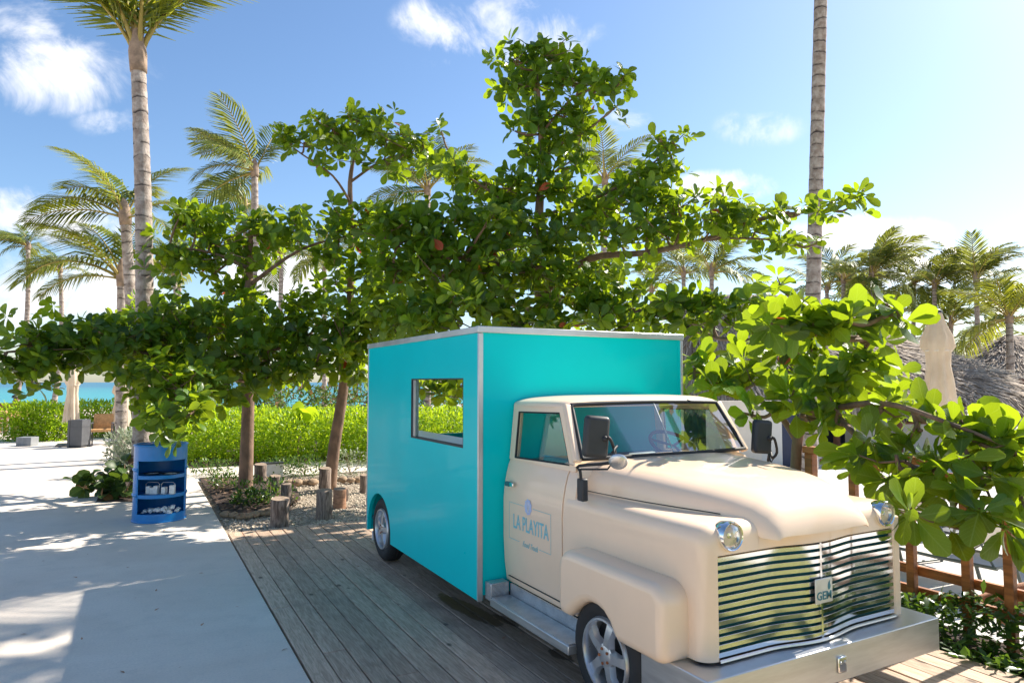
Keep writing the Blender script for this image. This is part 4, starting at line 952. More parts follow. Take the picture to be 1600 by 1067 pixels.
# the big tree behind the truck
almond_tree('almond_tree', 'tallest almond tree, rising in tiers behind the turquoise truck box', [(862, 760, 9.3), (860, 600, 9.3), (855, 490, 9.2), (838, 430, 9.1), (842, 340, 9.1), (846, 250, 9.1), (843, 170, 9.1), (838, 110, 9.1)], [0.14, 0.12, 0.10, 0.085, 0.06, 0.045, 0.03, 0.018],
    [([(848, 455, 9.2), (920, 405, 8.9), (1010, 395, 8.6), (1100, 375, 8.3), (1200, 340, 8.0), (1300, 328, 7.8)], 0.055), ([(1100, 375, 8.3), (1160, 372, 8.2), (1240, 378, 8.0)], 0.025), ([(850, 470, 9.2), (940, 480, 8.7), (1030, 492, 8.1), (1120, 528, 7.7), (1210, 530, 7.3)], 0.055), ([(842, 360, 9.1), (780, 310, 9.1), (720, 270, 9.1)], 0.035),
     ([(840, 420, 9.1), (760, 410, 8.6), (680, 400, 8.2), (620, 385, 8.0)], 0.045), ([(845, 350, 9.1), (930, 310, 9.0), (1000, 270, 8.9), (1045, 235, 8.8)], 0.035), ([(852, 480, 9.2), (770, 470, 8.3), (690, 480, 7.6)], 0.045), ([(845, 190, 9.1), (900, 150, 9.1), (960, 135, 9.0)], 0.02), ([(850, 470, 9.2), (860, 450, 10.2), (870, 420, 11)], 0.05), ([(846, 260, 9.1), (890, 215, 9.0), (915, 205, 8.9)], 0.02)],
    [(800, 92, 34, 22, 9.1), (845, 88, 40, 22, 9.2), (838, 130, 48, 24, 9.1), (890, 125, 45, 26, 9.1), (935, 135, 34, 22, 9.0), (966, 125, 18, 16, 8.9), (965, 165, 14, 18, 8.9, .7), (880, 175, 48, 26, 9.1), (905, 210, 30, 28, 8.9), (830, 175, 30, 20, 9.1), (805, 205, 16, 12, 9.0, .8), (860, 225, 38, 22, 9.1), (895, 250, 22, 18, 8.9, .9), (820, 240, 26, 18, 9.1, .8),
     (850, 280, 45, 24, 9.1, .9), (800, 290, 34, 20, 9.0, .9), (880, 300, 38, 24, 8.9), (760, 285, 36, 20, 9.1), (715, 262, 36, 18, 9.1), (790, 325, 40, 22, 8.9), (820, 350, 45, 34, 8.7), (745, 345, 40, 24, 8.8), (700, 345, 55, 30, 8.5), (640, 350, 50, 26, 8.3), (600, 360, 40, 26, 8.1), (660, 385, 60, 26, 8.2), (750, 385, 60, 34, 8.5), (760, 350, 30, 22, 7.9),
     (880, 360, 45, 34, 8.7), (940, 330, 50, 30, 8.9), (985, 300, 45, 30, 8.9), (1025, 255, 34, 24, 8.8), (1050, 220, 24, 14, 8.8), (1030, 215, 12, 14, 8.8, .8), (1060, 265, 16, 14, 8.8, .8), (1010, 320, 50, 24, 8.6), (960, 370, 55, 24, 8.6), (1060, 320, 45, 22, 8.4), (1110, 330, 45, 18, 8.2), (1130, 300, 26, 12, 8.2, .8), (1170, 335, 40, 14, 8.0), (1230, 330, 36, 11, 7.9), (1285, 325, 34, 11, 7.8), (1335, 318, 20, 12, 7.75), (1040, 365, 50, 20, 8.5), (1110, 360, 50, 16, 8.2), (1180, 362, 45, 12, 8.1), (1240, 378, 36, 12, 8.0), (1275, 382, 16, 9, 7.9),
     (690, 430, 60, 34, 8.0), (620, 430, 45, 32, 8.0), (770, 430, 60, 34, 8.5), (850, 415, 50, 28, 8.6), (900, 440, 50, 30, 8.8), (700, 480, 60, 28, 7.6), (640, 500, 40, 30, 7.7), (770, 485, 60, 28, 8.0), (850, 490, 60, 26, 8.4), (930, 480, 50, 26, 8.5), (720, 510, 50, 12, 7.5), (800, 508, 60, 12, 7.9), (890, 508, 50, 14, 8.2), (970, 460, 45, 20, 8.5), (1000, 420, 40, 10, 8.6, .5),
     (1000, 490, 45, 20, 8.2), (1060, 475, 45, 18, 8.0), (1120, 475, 45, 18, 7.8), (1175, 475, 40, 16, 7.6), (1080, 505, 45, 14, 7.8), (1150, 505, 45, 14, 7.5), (1215, 505, 36, 16, 7.3), (1040, 460, 14, 12, 8.0, .6), (960, 515, 30, 14, 8.2), (870, 420, 60, 40, 10.8), (780, 400, 50, 40, 10.4), (940, 420, 50, 35, 10.4), (690, 600, 40, 15, 8.9, 1.2), (705, 615, 22, 14, 8.6)],
    0.178, 2.8, GT)
# the small near tree on the right of the truck
def near_tree():
    tr = [(1238, 905, 5.7), (1240, 800, 5.65), (1243, 740, 5.6), (1246, 690, 5.6), (1252, 660, 5.55)]
    limbs = [([(1248, 680, 5.6), (1210, 640, 5.7), (1150, 610, 5.9), (1090, 590, 6.0)], 0.03), ([(1250, 670, 5.6), (1290, 620, 5.4), (1340, 560, 5.0), (1390, 490, 4.6)], 0.03), ([(1250, 670, 5.55), (1300, 640, 5.1), (1380, 630, 4.5), (1480, 660, 4.0), (1580, 700, 3.8)], 0.032),
             ([(1250, 665, 5.6), (1265, 600, 5.5), (1270, 540, 5.4), (1260, 470, 5.3)], 0.026), ([(1300, 640, 5.1), (1350, 690, 4.6), (1430, 730, 4.15), (1500, 800, 3.85)], 0.024), ([(1252, 670, 5.6), (1300, 640, 6.2), (1360, 600, 6.6), (1410, 585, 6.8)], 0.026), ([(1480, 660, 4.0), (1530, 740, 3.85), (1560, 810, 3.75)], 0.016)]
    pads = [(1085, 575, 28, 28, 6.0), (1130, 565, 34, 24, 6.1), (1125, 610, 34, 26, 5.8), (1175, 560, 34, 20, 6.2), (1180, 600, 34, 28, 5.7), (1215, 560, 34, 30, 5.8), (1265, 560, 36, 30, 5.3), (1240, 610, 40, 30, 5.3), (1300, 530, 34, 28, 5.2), (1290, 590, 40, 34, 5.1), (1250, 480, 26, 26, 5.3, .8), (1215, 445, 12, 14, 5.5, .6), (1340, 520, 32, 26, 4.9), (1385, 475, 40, 28, 4.55), (1405, 480, 24, 20, 4.5), (1340, 575, 38, 30, 4.9), (1310, 640, 40, 26, 4.9), (1250, 650, 34, 18, 5.1),
            (1390, 580, 34, 22, 6.6), (1360, 610, 34, 20, 5.9), (1400, 625, 30, 20, 6.4), (1380, 640, 40, 26, 4.5), (1450, 646, 40, 14, 4.3), (1440, 672, 46, 24, 4.2), (1510, 655, 40, 14, 4.1), (1570, 660, 28, 14, 4.0), (1520, 688, 44, 22, 3.9), (1585, 690, 26, 22, 3.85), (1350, 690, 40, 26, 4.5), (1400, 710, 40, 26, 4.2), (1350, 735, 28, 22, 4.5), (1470, 720, 46, 28, 4.0), (1540, 730, 44, 30, 3.85), (1500, 775, 46, 28, 3.8), (1560, 800, 40, 34, 3.75), (1480, 820, 40, 22, 3.8), (1430, 800, 20, 10, 3.55, .8), (1590, 760, 24, 36, 3.75), (1440, 770, 30, 26, 4.0), (1390, 745, 30, 22, 4.3), (1520, 710, 40, 20, 4.4), (1580, 720, 30, 24, 4.2), (1160, 645, 26, 14, 5.5, .7), (1300, 505, 22, 14, 4.5, 1.2), (1268, 515, 20, 14, 4.55, 1.2), (1235, 500, 16, 12, 4.7)]
    for hx, hy in ((2.70, 3.08), (2.9, 2.98), (3.1, 3.02), (3.28, 2.85), (3.05, 2.75)):   # sprays that throw their shadow on the rear of the hood
        q = proj(Vector((hx, hy, 1.19)) + sun_dir * 1.25); pads.append((q[0], q[1], 16, 9, q[2], 1.5))
    return almond_tree('almond_tree', 'low almond tree right of the cab, big backlit leaves hanging over headlight and fence', tr, [0.05, 0.046, 0.043, 0.042, 0.04], limbs, pads, 0.205, 2.6, GT, base_z=-0.06, up_w=0.5, dsp=0.8)
near_tree()

# ================================================================== PALMS
FROND = {}
def frond_mesh(kind, var):
    key = (kind, var)
    if key in FROND: return FROND[key]
    n = {'near': 84, 'mid': 60, 'far': 34}[kind]; wdt = {'near': 0.0125, 'mid': 0.015, 'far': 0.026}[kind]
    rnd = random.Random(100 + var + hash(kind) % 7)
    bend = [0.55, 0.8, 1.1, 1.4][var % 4]     # radians of arch along the unit-length frond
    def pt(s): # arc in xz plane
        N = 24; x = z = 0
        for i in range(int(N * s + 1e-6)):
            a = -bend * (i / N) ** 1.3; x += math.cos(a) / N; z += math.sin(a) / N
        return Vector((x, 0, z))
    def tan(s): a = -bend * s ** 1.3; return Vector((math.cos(a), 0, math.sin(a)))
    q = MB(); q.tube([pt(s) for s in np.linspace(0, 1, 9)], [0.017, 0.013, 0.010, 0.008, 0.007, 0.006, 0.005, 0.004, 0.002], 5)
    nst = len(q.f); vr = [0.5] * len(q.v)
    for i in range(n):
        s = 0.20 + 0.80 * (i + 0.5) / n
        L = 0.41 * (math.sin(math.pi * min(1, (s - 0.08) / 0.98) ** 0.85) * 0.85 + 0.18)
        for sd_ in (-1, 1):
            p = pt(s); t = tan(s); up = Vector((-t.z, 0, t.x)); side = Vector((0, sd_, 0))
            fwd = 0.55 + 0.9 * s ** 2 + rnd.uniform(-.1, .1); dr = rnd.uniform(0.05, 0.35)
            d1 = (t * fwd + side * 1.0 + up * (0.35 - dr)).normalized(); d2 = (d1 + Vector((0, 0, -0.8 - rnd.random() * 0.7))).normalized()
            l = L * rnd.uniform(0.85, 1.1); w = wdt * rnd.uniform(0.8, 1.2)
            pa = p; pb = p + d1 * l * 0.5; pc = pb + d2 * l * 0.5; wv = (t - d1 * t.dot(d1)); wv = wv.normalized() if wv.length > 1e-3 else up
            q.add([pa - wv * w * 0.35, pa + wv * w * 0.35, pb + wv * w * 0.5, pb - wv * w * 0.5, pc + wv * w * 0.08, pc - wv * w * 0.08], [(0, 1, 2, 3), (3, 2, 4, 5)])
            vr += [rnd.random()] * 6
    me = bpy.data.meshes.new('frond'); me.from_pydata(q.v, [], q.f); me.update()
    at = me.attributes.new('rnd', 'FLOAT', 'POINT'); at.data.foreach_set('value', vr)
    me.materials.append(M_rach); me.materials.append(None)
    for i, p in enumerate(me.polygons): p.material_index = 0 if i < nst else 1; p.use_smooth = True
    FROND[key] = me; return me
FM = {}
def frond_for(kind, var, mat):
    k = (kind, var, mat.name)
    if k not in FM: me = frond_mesh(kind, var).copy(); me.materials[1] = mat; FM[k] = me
    return FM[k]
def palm(label, crown, base_px, d, L, nf, r, kind, wind, mat=None, base_z=LOW, fronds=None, group='coconut palms', seed=0, curve=0.0, sheath=True):
    rd = random.Random(seed); top = AT(crown[0], crown[1], d)
    bx = AT(base_px, 597, d); base = Vector((bx.x, bx.y, base_z))
    root = thing('palm_tree', label, 'palm tree', tuple(base), group)
    mids = [base.lerp(top, k) + RGT * (curve * math.sin(math.pi * k)) for k in (0, 0.15, 0.35, 0.55, 0.75, 0.9, 1.0)]
    seg = 16 if d < 20 else 8
    q = MB()
    if d < 20:
        P = []; RR = []; n = 90
        for i in range(n + 1):
            k = i / n; p = base.lerp(top, k) + RGT * (curve * math.sin(math.pi * k)); P.append(p)
            RR.append(r * (1.18 - 0.34 * k) * (1 + (0.35 * math.exp(-k * 25))) * (1.0 + 0.022 * math.sin(i * 1.9) + 0.012 * math.sin(i * 3.7)))
        q.tube(P, RR, seg)
    else: q.tube(mids, [r * 1.5, r * 1.15, r * 1.05, r, r * 0.95, r * 0.9, r * 0.8], seg, sub=2)
    q.put('trunk', M_palmbark, root, smooth=True)
    if sheath:
        ax = (mids[-1] - mids[-2]).normalized()
        MB().tube([top - ax * 0.12 * L / 3, top + ax * 0.05 * L, top + ax * 0.13 * L, top + ax * 0.2 * L], [r * 0.98, r * 1.08, r * 0.8, r * 0.25], 10, sub=2).put('crown_shaft', M_sheath, root, smooth=True)
    mat = mat or L_palm
    W_ = RGT * wind[0] + _fh * wind[1]
    lst = fronds or []
    if not fronds:
        for i in range(nf):
            az = 2.4 * i + rd.uniform(-.3, .3); el = R(rd.uniform(-15, 72) if i > nf * 0.35 else rd.uniform(35, 80)); lst.append((az, el, rd.randrange(4), rd.uniform(0.8, 1.1)))
    top2 = top + Vector((0, 0, 0.02 * L))
    for az, el, var, sc in lst:
        dv = RGT * (math.cos(az) * math.cos(el)) + _fh * (math.sin(az) * math.cos(el)) + Vector((0, 0, math.sin(el)))
        dv = (dv + W_).normalized(); up = Vector((0, 0, 1)) - W_ * 0.3; y = up.cross(dv)
        if y.length < 0.05: y = RGT.copy()
        y.normalize(); z = dv.cross(y)
        o = bpy.data.objects.new('frond', frond_for(kind, var, mat)); COL.objects.link(o); o.parent = root
        M = Matrix((dv, y, z)).transposed().to_4x4() @ Matrix.Rotation(rd.uniform(-.5, .5), 4, 'X') @ Matrix.Scale(L * sc, 4); M.translation = top2 - base; o.matrix_basis = M
    return root
# fronds: (azimuth in the picture plane: 0 right, pi left, elevation, arch, scale)
palm('tall palm with pale ringed trunk behind the blue drum', (216, 100), 226, 10.05, 3.1, 12, 0.118, 'near', (-0.03, 0), L_palmg, base_z=0.0, seed=1, group=None, curve=0.07,
     fronds=[(math.pi, R(72), 3, .95), (math.pi * 1.1, R(66), 3, .8), (0.1, R(70), 3, .8), (1.6, R(80), 1, .9), (-1.5, R(84), 1, .9), (2.4, R(74), 2, .9), (0.8, R(74), 2, .9), (-2.2, R(72), 2, .9), (-0.8, R(74), 2, .9), (4.0, R(82), 0, .8)])
palm('tall bare palm trunk crossing the sky on the right', (1290, -300), 1258, 13.0, 3.4, 14, 0.125, 'near', (-0.2, 0), seed=2, group=None)
palm('leaning palm with yellow green fronds left of the ringed trunk', (196, 345), 226, 14.0, 2.3, 11, 0.115, 'near', (-0.25, 0.1), L_palmg, base_z=0.0, seed=3,
     fronds=[(math.pi, R(42), 2, 1.0), (math.pi * .9, R(62), 2, .85), (2.6, R(75), 1, .8), (0.1, R(62), 2, .8), (0.2, R(35), 3, .7), (1.6, R(60), 2, .9), (-1.3, R(55), 2, .8), (3.6, R(20), 2, .8), (-.4, R(5), 2, .7)], group='palms on the left')
palm('short palm with long frond sweeping left over the low foliage', (190, 440), 193, 14.6, 2.5, 9, 0.10, 'near', (-0.3, 0), L_palmg, base_z=0.0, seed=4,
     fronds=[(math.pi, R(40), 3, 1.05), (math.pi * .93, R(58), 1, .95), (2.2, R(70), 1, .9), (0.3, R(70), 2, .7), (-1.4, R(50), 2, .8), (3.4, R(15), 2, .7), (1.2, R(50), 2, .8)], group='palms on the left')
far = [  # label, crown x, y, base x, depth, frond length, n, wind, curve
 ('windswept far palm at the left edge', 44, 388, 22, 38, 2.0, 13, (-0.65, 0), 0.3), ('windswept far palm second from the left edge', 94, 424, 82, 38, 2.0, 13, (-0.65, 0), 0.3),
 ('palm with dark fronds blown left above the stools tree', 398, 272, 372, 23, 2.6, 13, (-0.55, 0), 0.2), ('small palm crown behind the stools tree', 383, 322, 380, 40, 2.8, 12, (-0.4, 0), 0),
 ('slim palm just right of the ringed trunk', 273, 432, 276, 40, 2.8, 10, (-0.4, 0), 0.1), ('slimmer palm touching the one beside the ringed trunk', 281, 428, 275, 42, 2.6, 9, (-0.2, 0), 0),
 ('thin palm in the gap under the leaf tier', 440, 400, 436, 38, 2.8, 10, (-0.3, 0), 0), ('pale palm seen under the leaf tier', 507, 405, 508, 40, 2.8, 10, (0, 0), 0), ('palm crown left of the tallest almond tree', 668, 302, 668, 27, 3.0, 12, (-0.35, 0), 0),
 ('palm peeping over the right shoulder of the tallest almond tree', 945, 285, 940, 27, 2.6, 10, (0, 0), 0), ('far palm low behind the branch tiers', 1018, 455, 1018, 38, 2.6, 10, (0.2, 0), 0), ('far palm between the branch tiers', 1068, 430, 1070, 36, 2.7, 10, (0, 0), 0), ('far palm with drooping fronds between the branch tiers', 1112, 428, 1110, 33, 2.8, 11, (0.25, 0), 0),
 ('far palm half hidden by the bare trunk', 1292, 455, 1290, 42, 3.0, 10, (0.3, 0), 0), ('upright palm first right of the bare trunk', 1318, 440, 1316, 38, 3.2, 13, (0.3, 0), 0), ('palm second right of the bare trunk', 1362, 432, 1376, 38, 3.3, 13, (0.45, 0), 0), ('lower palm behind the pair right of the bare trunk', 1335, 462, 1334, 44, 3.0, 11, (0.1, 0), 0),
 ('palm left of the closed parasol', 1428, 445, 1424, 42, 3.2, 13, (0.3, 0), 0), ('palm above the closed parasol', 1460, 448, 1458, 40, 3.3, 13, (0.4, 0), 0), ('low palm just right of the closed parasol', 1486, 510, 1488, 40, 3.2, 13, (0.3, 0), 0), ('tall palm between parasol and right edge', 1525, 442, 1530, 37, 3.3, 14, (0.4, 0), 0), ('low bushy palm beside the thatched roofs', 1548, 520, 1550, 42, 3.2, 13, (0.3, 0), 0)]
for i, (lb, x, y, bx, d, L, n, w, cv) in enumerate(far):
    palm(lb, (x, y), bx, d, L, n, 0.13, 'far' if d > 30 else 'mid', w, seed=20 + i, curve=cv, group='palms in the background')
palm('bright green young palm at the right edge', (1577, 500), 1577, 21, 2.4, 13, 0.11, 'mid', (0.0, 0), L_palmg, seed=77, group='palms in the background')

# ================================================================== HEDGES, SHRUBS, GROUND COVER
def leaf_mass(root, boxes, n, length, mat, kind='small', shell=True, up=0.6, nsingle=0):
    """boxes: (centre, (ex, ey, ez)) ellipsoid-ish volumes with axes RGT,_fh,Z"""
    P = []; D = []; N = []; S = []
    tot = sum(e[0] * e[1] + e[0] * e[2] + e[1] * e[2] for c, e in boxes)
    for c, e in boxes:
        k = int(n * (e[0] * e[1] + e[0] * e[2] + e[1] * e[2]) / tot)
        u = rng.normal(size=(k, 3)); u /= (np.abs(u) ** 4).sum(1, keepdims=True) ** 0.25
        r = rng.uniform(0, 1, (k, 1)) ** 0.28; u = u * r
        u *= 1 + 0.10 * np.sin(u[:, [0]] * 9 + c[0]) * np.cos(u[:, [1]] * 7)
        pos = np.array(c) + u[:, [0]] * e[0] * np.array(RGT) + u[:, [1]] * e[1] * np.array(_fh) + u[:, [2]] * e[2] * np.array((0, 0, 1))
        outw = u[:, [0]] * np.array(RGT) + u[:, [1]] * np.array(_fh) + u[:, [2]] * np.array((0, 0, 1))
        d = outw * 0.7 + rng.normal(size=(k, 3)) * 0.5 + np.array((0, 0, up))
        P.append(pos); D.append(d); N.append(rng.normal(size=(k, 3)) * 0.5 + np.array((0, 0, 1)) + outw * 0.3); S.append(length * rng.uniform(0.6, 1.2, k))
    P = np.concatenate(P); keep = P[:, 2] > -0.55; D = np.concatenate(D); N = np.concatenate(N); S = np.concatenate(S)
    P, D, N, S = P[keep], D[keep], N[keep], S[keep]
    foliage(root, P, basis(D, N), S, kind, mat, nsingle)
def stems(root, pts, r, mat=M_twig):
    for a, b in pts: MB().tube([a, (Vector(a) + Vector(b)) / 2 + Vector((random.uniform(-.05, .05), random.uniform(-.05, .05), 0)), b], [r, r * 0.8, r * 0.4], 6, sub=2).put('stem', mat, root, smooth=True)
def CP(l, f, z): p = RGT * l + _fh * f; return Vector((p.x, p.y, z))
def px_lat(px, f): return (px - 800) / FPX * f
# long bright hedge behind the path
l0, l1, f = px_lat(255, 14.6), px_lat(770, 14.6), 15.2
hd1 = thing('hedge', 'long bright yellow green hedge behind the log stools', 'hedge', tuple(CP((l0 + l1) / 2, f, 0)), 'clipped hedges')
bxs = []
for i in range(11):
    l = l0 + (l1 - l0) * (i + 0.5) / 11; bxs.append((CP(l, f + random.uniform(-.15, .15), 0.44), ((l1 - l0) / 11 * 0.75, 1.35, 0.60 + random.uniform(-.05, .05))))
leaf_mass(hd1, bxs, 40000, 0.095, L_hedge); stems(hd1, [(c + Vector((0, 0, -0.46)), c + Vector((0.1, 0, 0.3))) for c, e in bxs], 0.02)
l0, l1, f = px_lat(22, 19.3), px_lat(112, 19.3), 19.3
hd2 = thing('hedge', 'rounded hedge left of the charcoal bin, behind the grey box', 'hedge', tuple(CP((l0 + l1) / 2, f, 0)), 'clipped hedges')
bxs = [(CP(l0 + (l1 - l0) * (i + 0.5) / 3, f, 0.42), (0.42, 0.6, 0.62 - 0.06 * (i == 2))) for i in range(3)]
leaf_mass(hd2, bxs, 7000, 0.11, L_hedge); stems(hd2, [(c + Vector((0, 0, -0.44)), c + Vector((0.1, 0, 0.3))) for c, e in bxs], 0.02)
l0, l1, f = px_lat(122, 20.5), px_lat(250, 20.5), 20.6
hd3 = thing('hedge', 'hedge behind the tan armchair and closed parasols', 'hedge', tuple(CP((l0 + l1) / 2, f, 0)), 'clipped hedges')
bxs = [(CP(l0 + (l1 - l0) * (i + 0.5) / 4, f, 0.42), (0.5, 0.6, 0.62)) for i in range(4)]
leaf_mass(hd3, bxs, 8000, 0.11, L_hedge); stems(hd3, [(c + Vector((0, 0, -0.44)), c + Vector((0.1, 0, 0.3))) for c, e in bxs], 0.02)
# planting outside the frame, behind the photographer (seen in the chrome)
hd4 = thing('hedge', 'tall hedge across the way, mirrored in the chrome grille', 'hedge', (2.5, -8, 0), 'clipped hedges')
bxs = [(Vector((-3 + 1.9 * i, -8.5 + random.uniform(-.4, .4), 0.8)), (1.3, 0.9, 1.25 + random.uniform(-.2, .4))) for i in range(7)]
leaf_mass(hd4, bxs, 5000, 0.26, L_hedge); stems(hd4, [(c + Vector((0, 0, -0.8)), c + Vector((0.1, 0, 0.6))) for c, e in bxs], 0.03)
# far shrubs between the hedge and the beach, one mass
P = []; D = []
for px, f, w, h in ((300, 27, 1.5, 0.75), (352, 30, 1.2, 0.7), (418, 33, 0.8, 0.55), (470, 28, 1.5, 0.75), (525, 30, 1.4, 0.85), (572, 27, 1.5, 0.9), (640, 28, 2.0, 0.8), (700, 30, 2.0, 0.8), (235, 30, 1.0, 0.6)):
    k = 1500; u = rng.normal(size=(k, 3)); u /= np.linalg.norm(u, axis=1, keepdims=True); u *= rng.uniform(0.3, 1, (k, 1)) ** 0.4; c = np.array(CP(px_lat(px, f), f, 0.45))
    P.append(c + u[:, [0]] * w * np.array(RGT) + u[:, [1]] * w * np.array(_fh) + u[:, [2]] * (h + 0.3) * np.array((0, 0, 1.))); D.append(u + rng.normal(size=(k, 3)) * .5)
P = np.concatenate(P); D = np.concatenate(D); n = len(P)
me = leaves_mesh('far_shrubs', P, basis(D, rng.normal(size=(n, 3)) * .6 + np.array((0, 0, 1.))), rng.uniform(0.12, 0.26, n), 'small', rng.random(n)); me.materials.append(L_grape)
o = put('far_shrubs', me, None); o['kind'] = 'stuff'; tag(o, 'dark green beach shrubs far behind the long hedge', 'shrubs')
# silver bush and sea grape round the ringed palm, in a dark square of soil
pa = [G(150, 784), G(232, 784), G(236, 752), G(165, 752)]
mbs = MB().add([(p.x, p.y, 0.004) for p in pa], [(0, 1, 2, 3)]); struct(mbs.put('tree_pit', M_soil))
c = G(203, 742); sb = thing('silver_bush', 'silvery grey rounded shrub left of the ringed palm trunk', 'shrub', tuple(c))
leaf_mass(sb, [(c + Vector((0, 0, 0.38)), (0.34, 0.32, 0.40)), (c + RGT * 0.25 + Vector((0, 0, 0.36)), (0.25, 0.25, 0.34))], 2600, 0.075, L_silver); stems(sb, [(c, c + Vector((0.05, 0, 0.4))), (c, c + Vector((-0.15, 0, 0.35)))], 0.012)
c = G(190, 778); sg = thing('sea_grape_shrub', 'low sea grape shrub with round leaves at the foot of the ringed palm', 'shrub', tuple(c))
pts = [(AT(140, 762, 9.7), 2), (AT(128, 750, 9.7), 2), (AT(160, 770, 9.6), 3), (AT(180, 745, 9.7), 3), (AT(200, 765, 9.6), 3), (AT(215, 735, 9.6), 2), (AT(195, 725, 9.7), 2), (AT(170, 755, 9.6), 3), (AT(222, 772, 9.5), 2), (AT(185, 772, 9.55), 3), (AT(148, 748, 9.75), 2)]
stems(sg, [(c, p) for p, _ in pts], 0.010)
CC = []; AA = []
for p, k in pts:
    for _ in range(k): CC.append(p + Vector((random.gauss(0, .06), random.gauss(0, .06), random.gauss(0, .05)))); AA.append(Vector((random.gauss(0, .5), random.gauss(0, .5) - .3, 0.8)))
P, B, S = rosettes(CC, AA, (4, 7), 0, 50, 0.17); foliage(sg, P, B, S, 'round', L_grape, 300)
# small dark shrubs in the soil bed
for i, (x, y, w, h, lb) in enumerate([(330, 742, 0.35, 0.16, 'low twiggy shrub at the left end of the soil bed'), (415, 788, 0.38, 0.20, 'dark shrub in front of the straight almond stem'), (360, 765, 0.30, 0.15, 'small dark shrub left of the straight almond stem'), (440, 742, 0.3, 0.18, 'dark shrub between path and log stools'), (476, 742, 0.28, 0.2, 'dark shrub on the path edge left of the leaning stem'), (548, 742, 0.4, 0.26, 'grey green shrub right of the leaning stem'), (395, 790, 0.25, 0.12, 'tiny dark shrub nearest the deck')]):
    c = G(x, y); s_ = thing('low_shrub', lb, 'shrub', tuple(c), 'low shrubs in the garden bed')
    leaf_mass(s_, [(c + Vector((0, 0, h * 0.75)), (w, w * 0.8, h * 0.8))], 380, 0.065, L_dark if i != 5 else L_silver)
    stems(s_, [(c, c + Vector((random.uniform(-.15, .15), random.uniform(-.15, .15), h * 1.5))) for _ in range(4)], 0.006)
# big lone bright leaf plant in the hedge
c = CP(px_lat(470, 14.3), 14.3, 0.5); ep = thing('broadleaf_plant', 'yellow green broad upright leaves poking out of the long hedge', 'plant', tuple(CP(px_lat(470, 14.3), 14.3, 0)))
stems(ep, [(CP(px_lat(470, 14.3), 14.3, 0), c)], 0.02)
P, B, S = rosettes([c + Vector((0, 0, 0.35)), c + Vector((0.1, 0, 0.3))], [Vector((0, 0, 1))] * 2, (4, 5), 45, 80, 0.36); foliage(ep, P, B, S, 'round', L_hedge, 300)
# ground cover along the fence
P = []; D = []; N = []; S = []
n = 5200; gx = rng.uniform(DX1 - 0.03, 4.93, n); gy_ = rng.uniform(0.8, 4.2, n); hh = rng.uniform(0, 1, n) ** 0.6 * (0.08 + 0.14 * np.clip((gx - DX1) / 0.4, 0, 1)) * (1 + 0.5 * np.sin(gy_ * 5 + gx * 7))
P = np.stack([gx, gy_, -0.05 + np.abs(hh)], 1); D = rng.normal(size=(n, 3)) * np.array((1, 1, .5)) + np.array((-.2, 0, .3)); N = rng.normal(size=(n, 3)) * .5 + np.array((0, 0, 1))
rn = rng.random(n); me = leaves_mesh('ground_cover', P, basis(D, N), rng.uniform(0.05, 0.095, n), 'small', rn); me.materials.append(L_dark)
o = put('ground_cover', me, None); o['kind'] = 'stuff'; tag(o, 'glossy dark green creeping plants between the deck and the fence', 'ground cover')
# leaf litter on soil bed and pavement
def litter(n):
    P = np.array([[random.uniform(0.95, 1.9), random.uniform(8.7, 12.2), 0.07] for _ in range(n)]); D = rng.normal(size=(n, 3)) * np.array((1, 1, .15)); N = rng.normal(size=(n, 3)) * .3 + np.array((0, 0, 1))
    me = leaves_mesh('leaf_litter', P, basis(D, N), rng.uniform(0.05, 0.10, n), 'small', rng.random(n)); me.materials.append(M_twig); o = put('leaf_litter', me, None); o['kind'] = 'stuff'; tag(o, 'dry brown leaf litter on the dark soil bed', 'leaf litter')
litter(420)
n = 150; P = np.stack([rng.uniform(-4, 4.2, n), rng.uniform(2.5, 11, n), np.full(n, 0.007)], 1); P = P[(P[:, 1] < 7.9) | (P[:, 0] < 0.8)]; n = len(P)
me = leaves_mesh('fallen_leaves', P, basis(rng.normal(size=(n, 3)) * np.array((1, 1, .05)), rng.normal(size=(n, 3)) * .15 + np.array((0, 0, 1))), rng.uniform(0.012, 0.045, n), 'small', rng.random(n)); me.materials.append(M_log)
o = put('fallen_leaves', me, None); o['kind'] = 'stuff'; tag(o, 'small dry leaf scraps scattered over pavement and deck', 'leaf litter')

# ================================================================== GARDEN: stones, log stools, drum
def stone(p, r, root_label, grp, sd_):
    bm = bmesh.new(); bmesh.ops.create_icosphere(bm, subdivisions=2, radius=1)
    for v in bm.verts:
        k = 1 + 0.35 * noise.noise(v.co * 1.3 + Vector((sd_ * 3.1, 0, 0))) + 0.12 * noise.noise(v.co * 3.5 + Vector((sd_, 5, 0))); v.co = Vector((v.co.x * r * k * 1.25, v.co.y * r * k, v.co.z * r * k * 0.75))
    bmesh.ops.translate(bm, vec=p + Vector((0, 0, r * 0.45)), verts=bm.verts); me = bpy.data.meshes.new('edging_stone'); bm.to_mesh(me); bm.free(); smooth_me(me)
    tag(put('edging_stone', me, M_stone), root_label, 'stone', grp)
ords = ['leftmost', 'second', 'third', 'fourth', 'fifth', 'sixth', 'seventh']
for i, (x, y) in enumerate([(352, 806), (365, 807), (377, 809), (388, 808), (398, 806), (408, 804), (418, 803)]):
    stone(G(x, y), random.uniform(0.045, 0.062), ('tan edging stone, %s of the front row along the soil bed' % (ords[i] + ('' if i == 0 else ' from left'))), 'edging stones in front', i)
for i, (x, y) in enumerate([(452, 757), (464, 757), (477, 756), (489, 756), (535, 752), (548, 753), (560, 752)]):
    stone(G(x, y), random.uniform(0.06, 0.08), ('edging stone, %s of the back row beside the path' % (ords[i] + ('' if i == 0 else ' from left'))), 'edging stones at the back', i + 20)
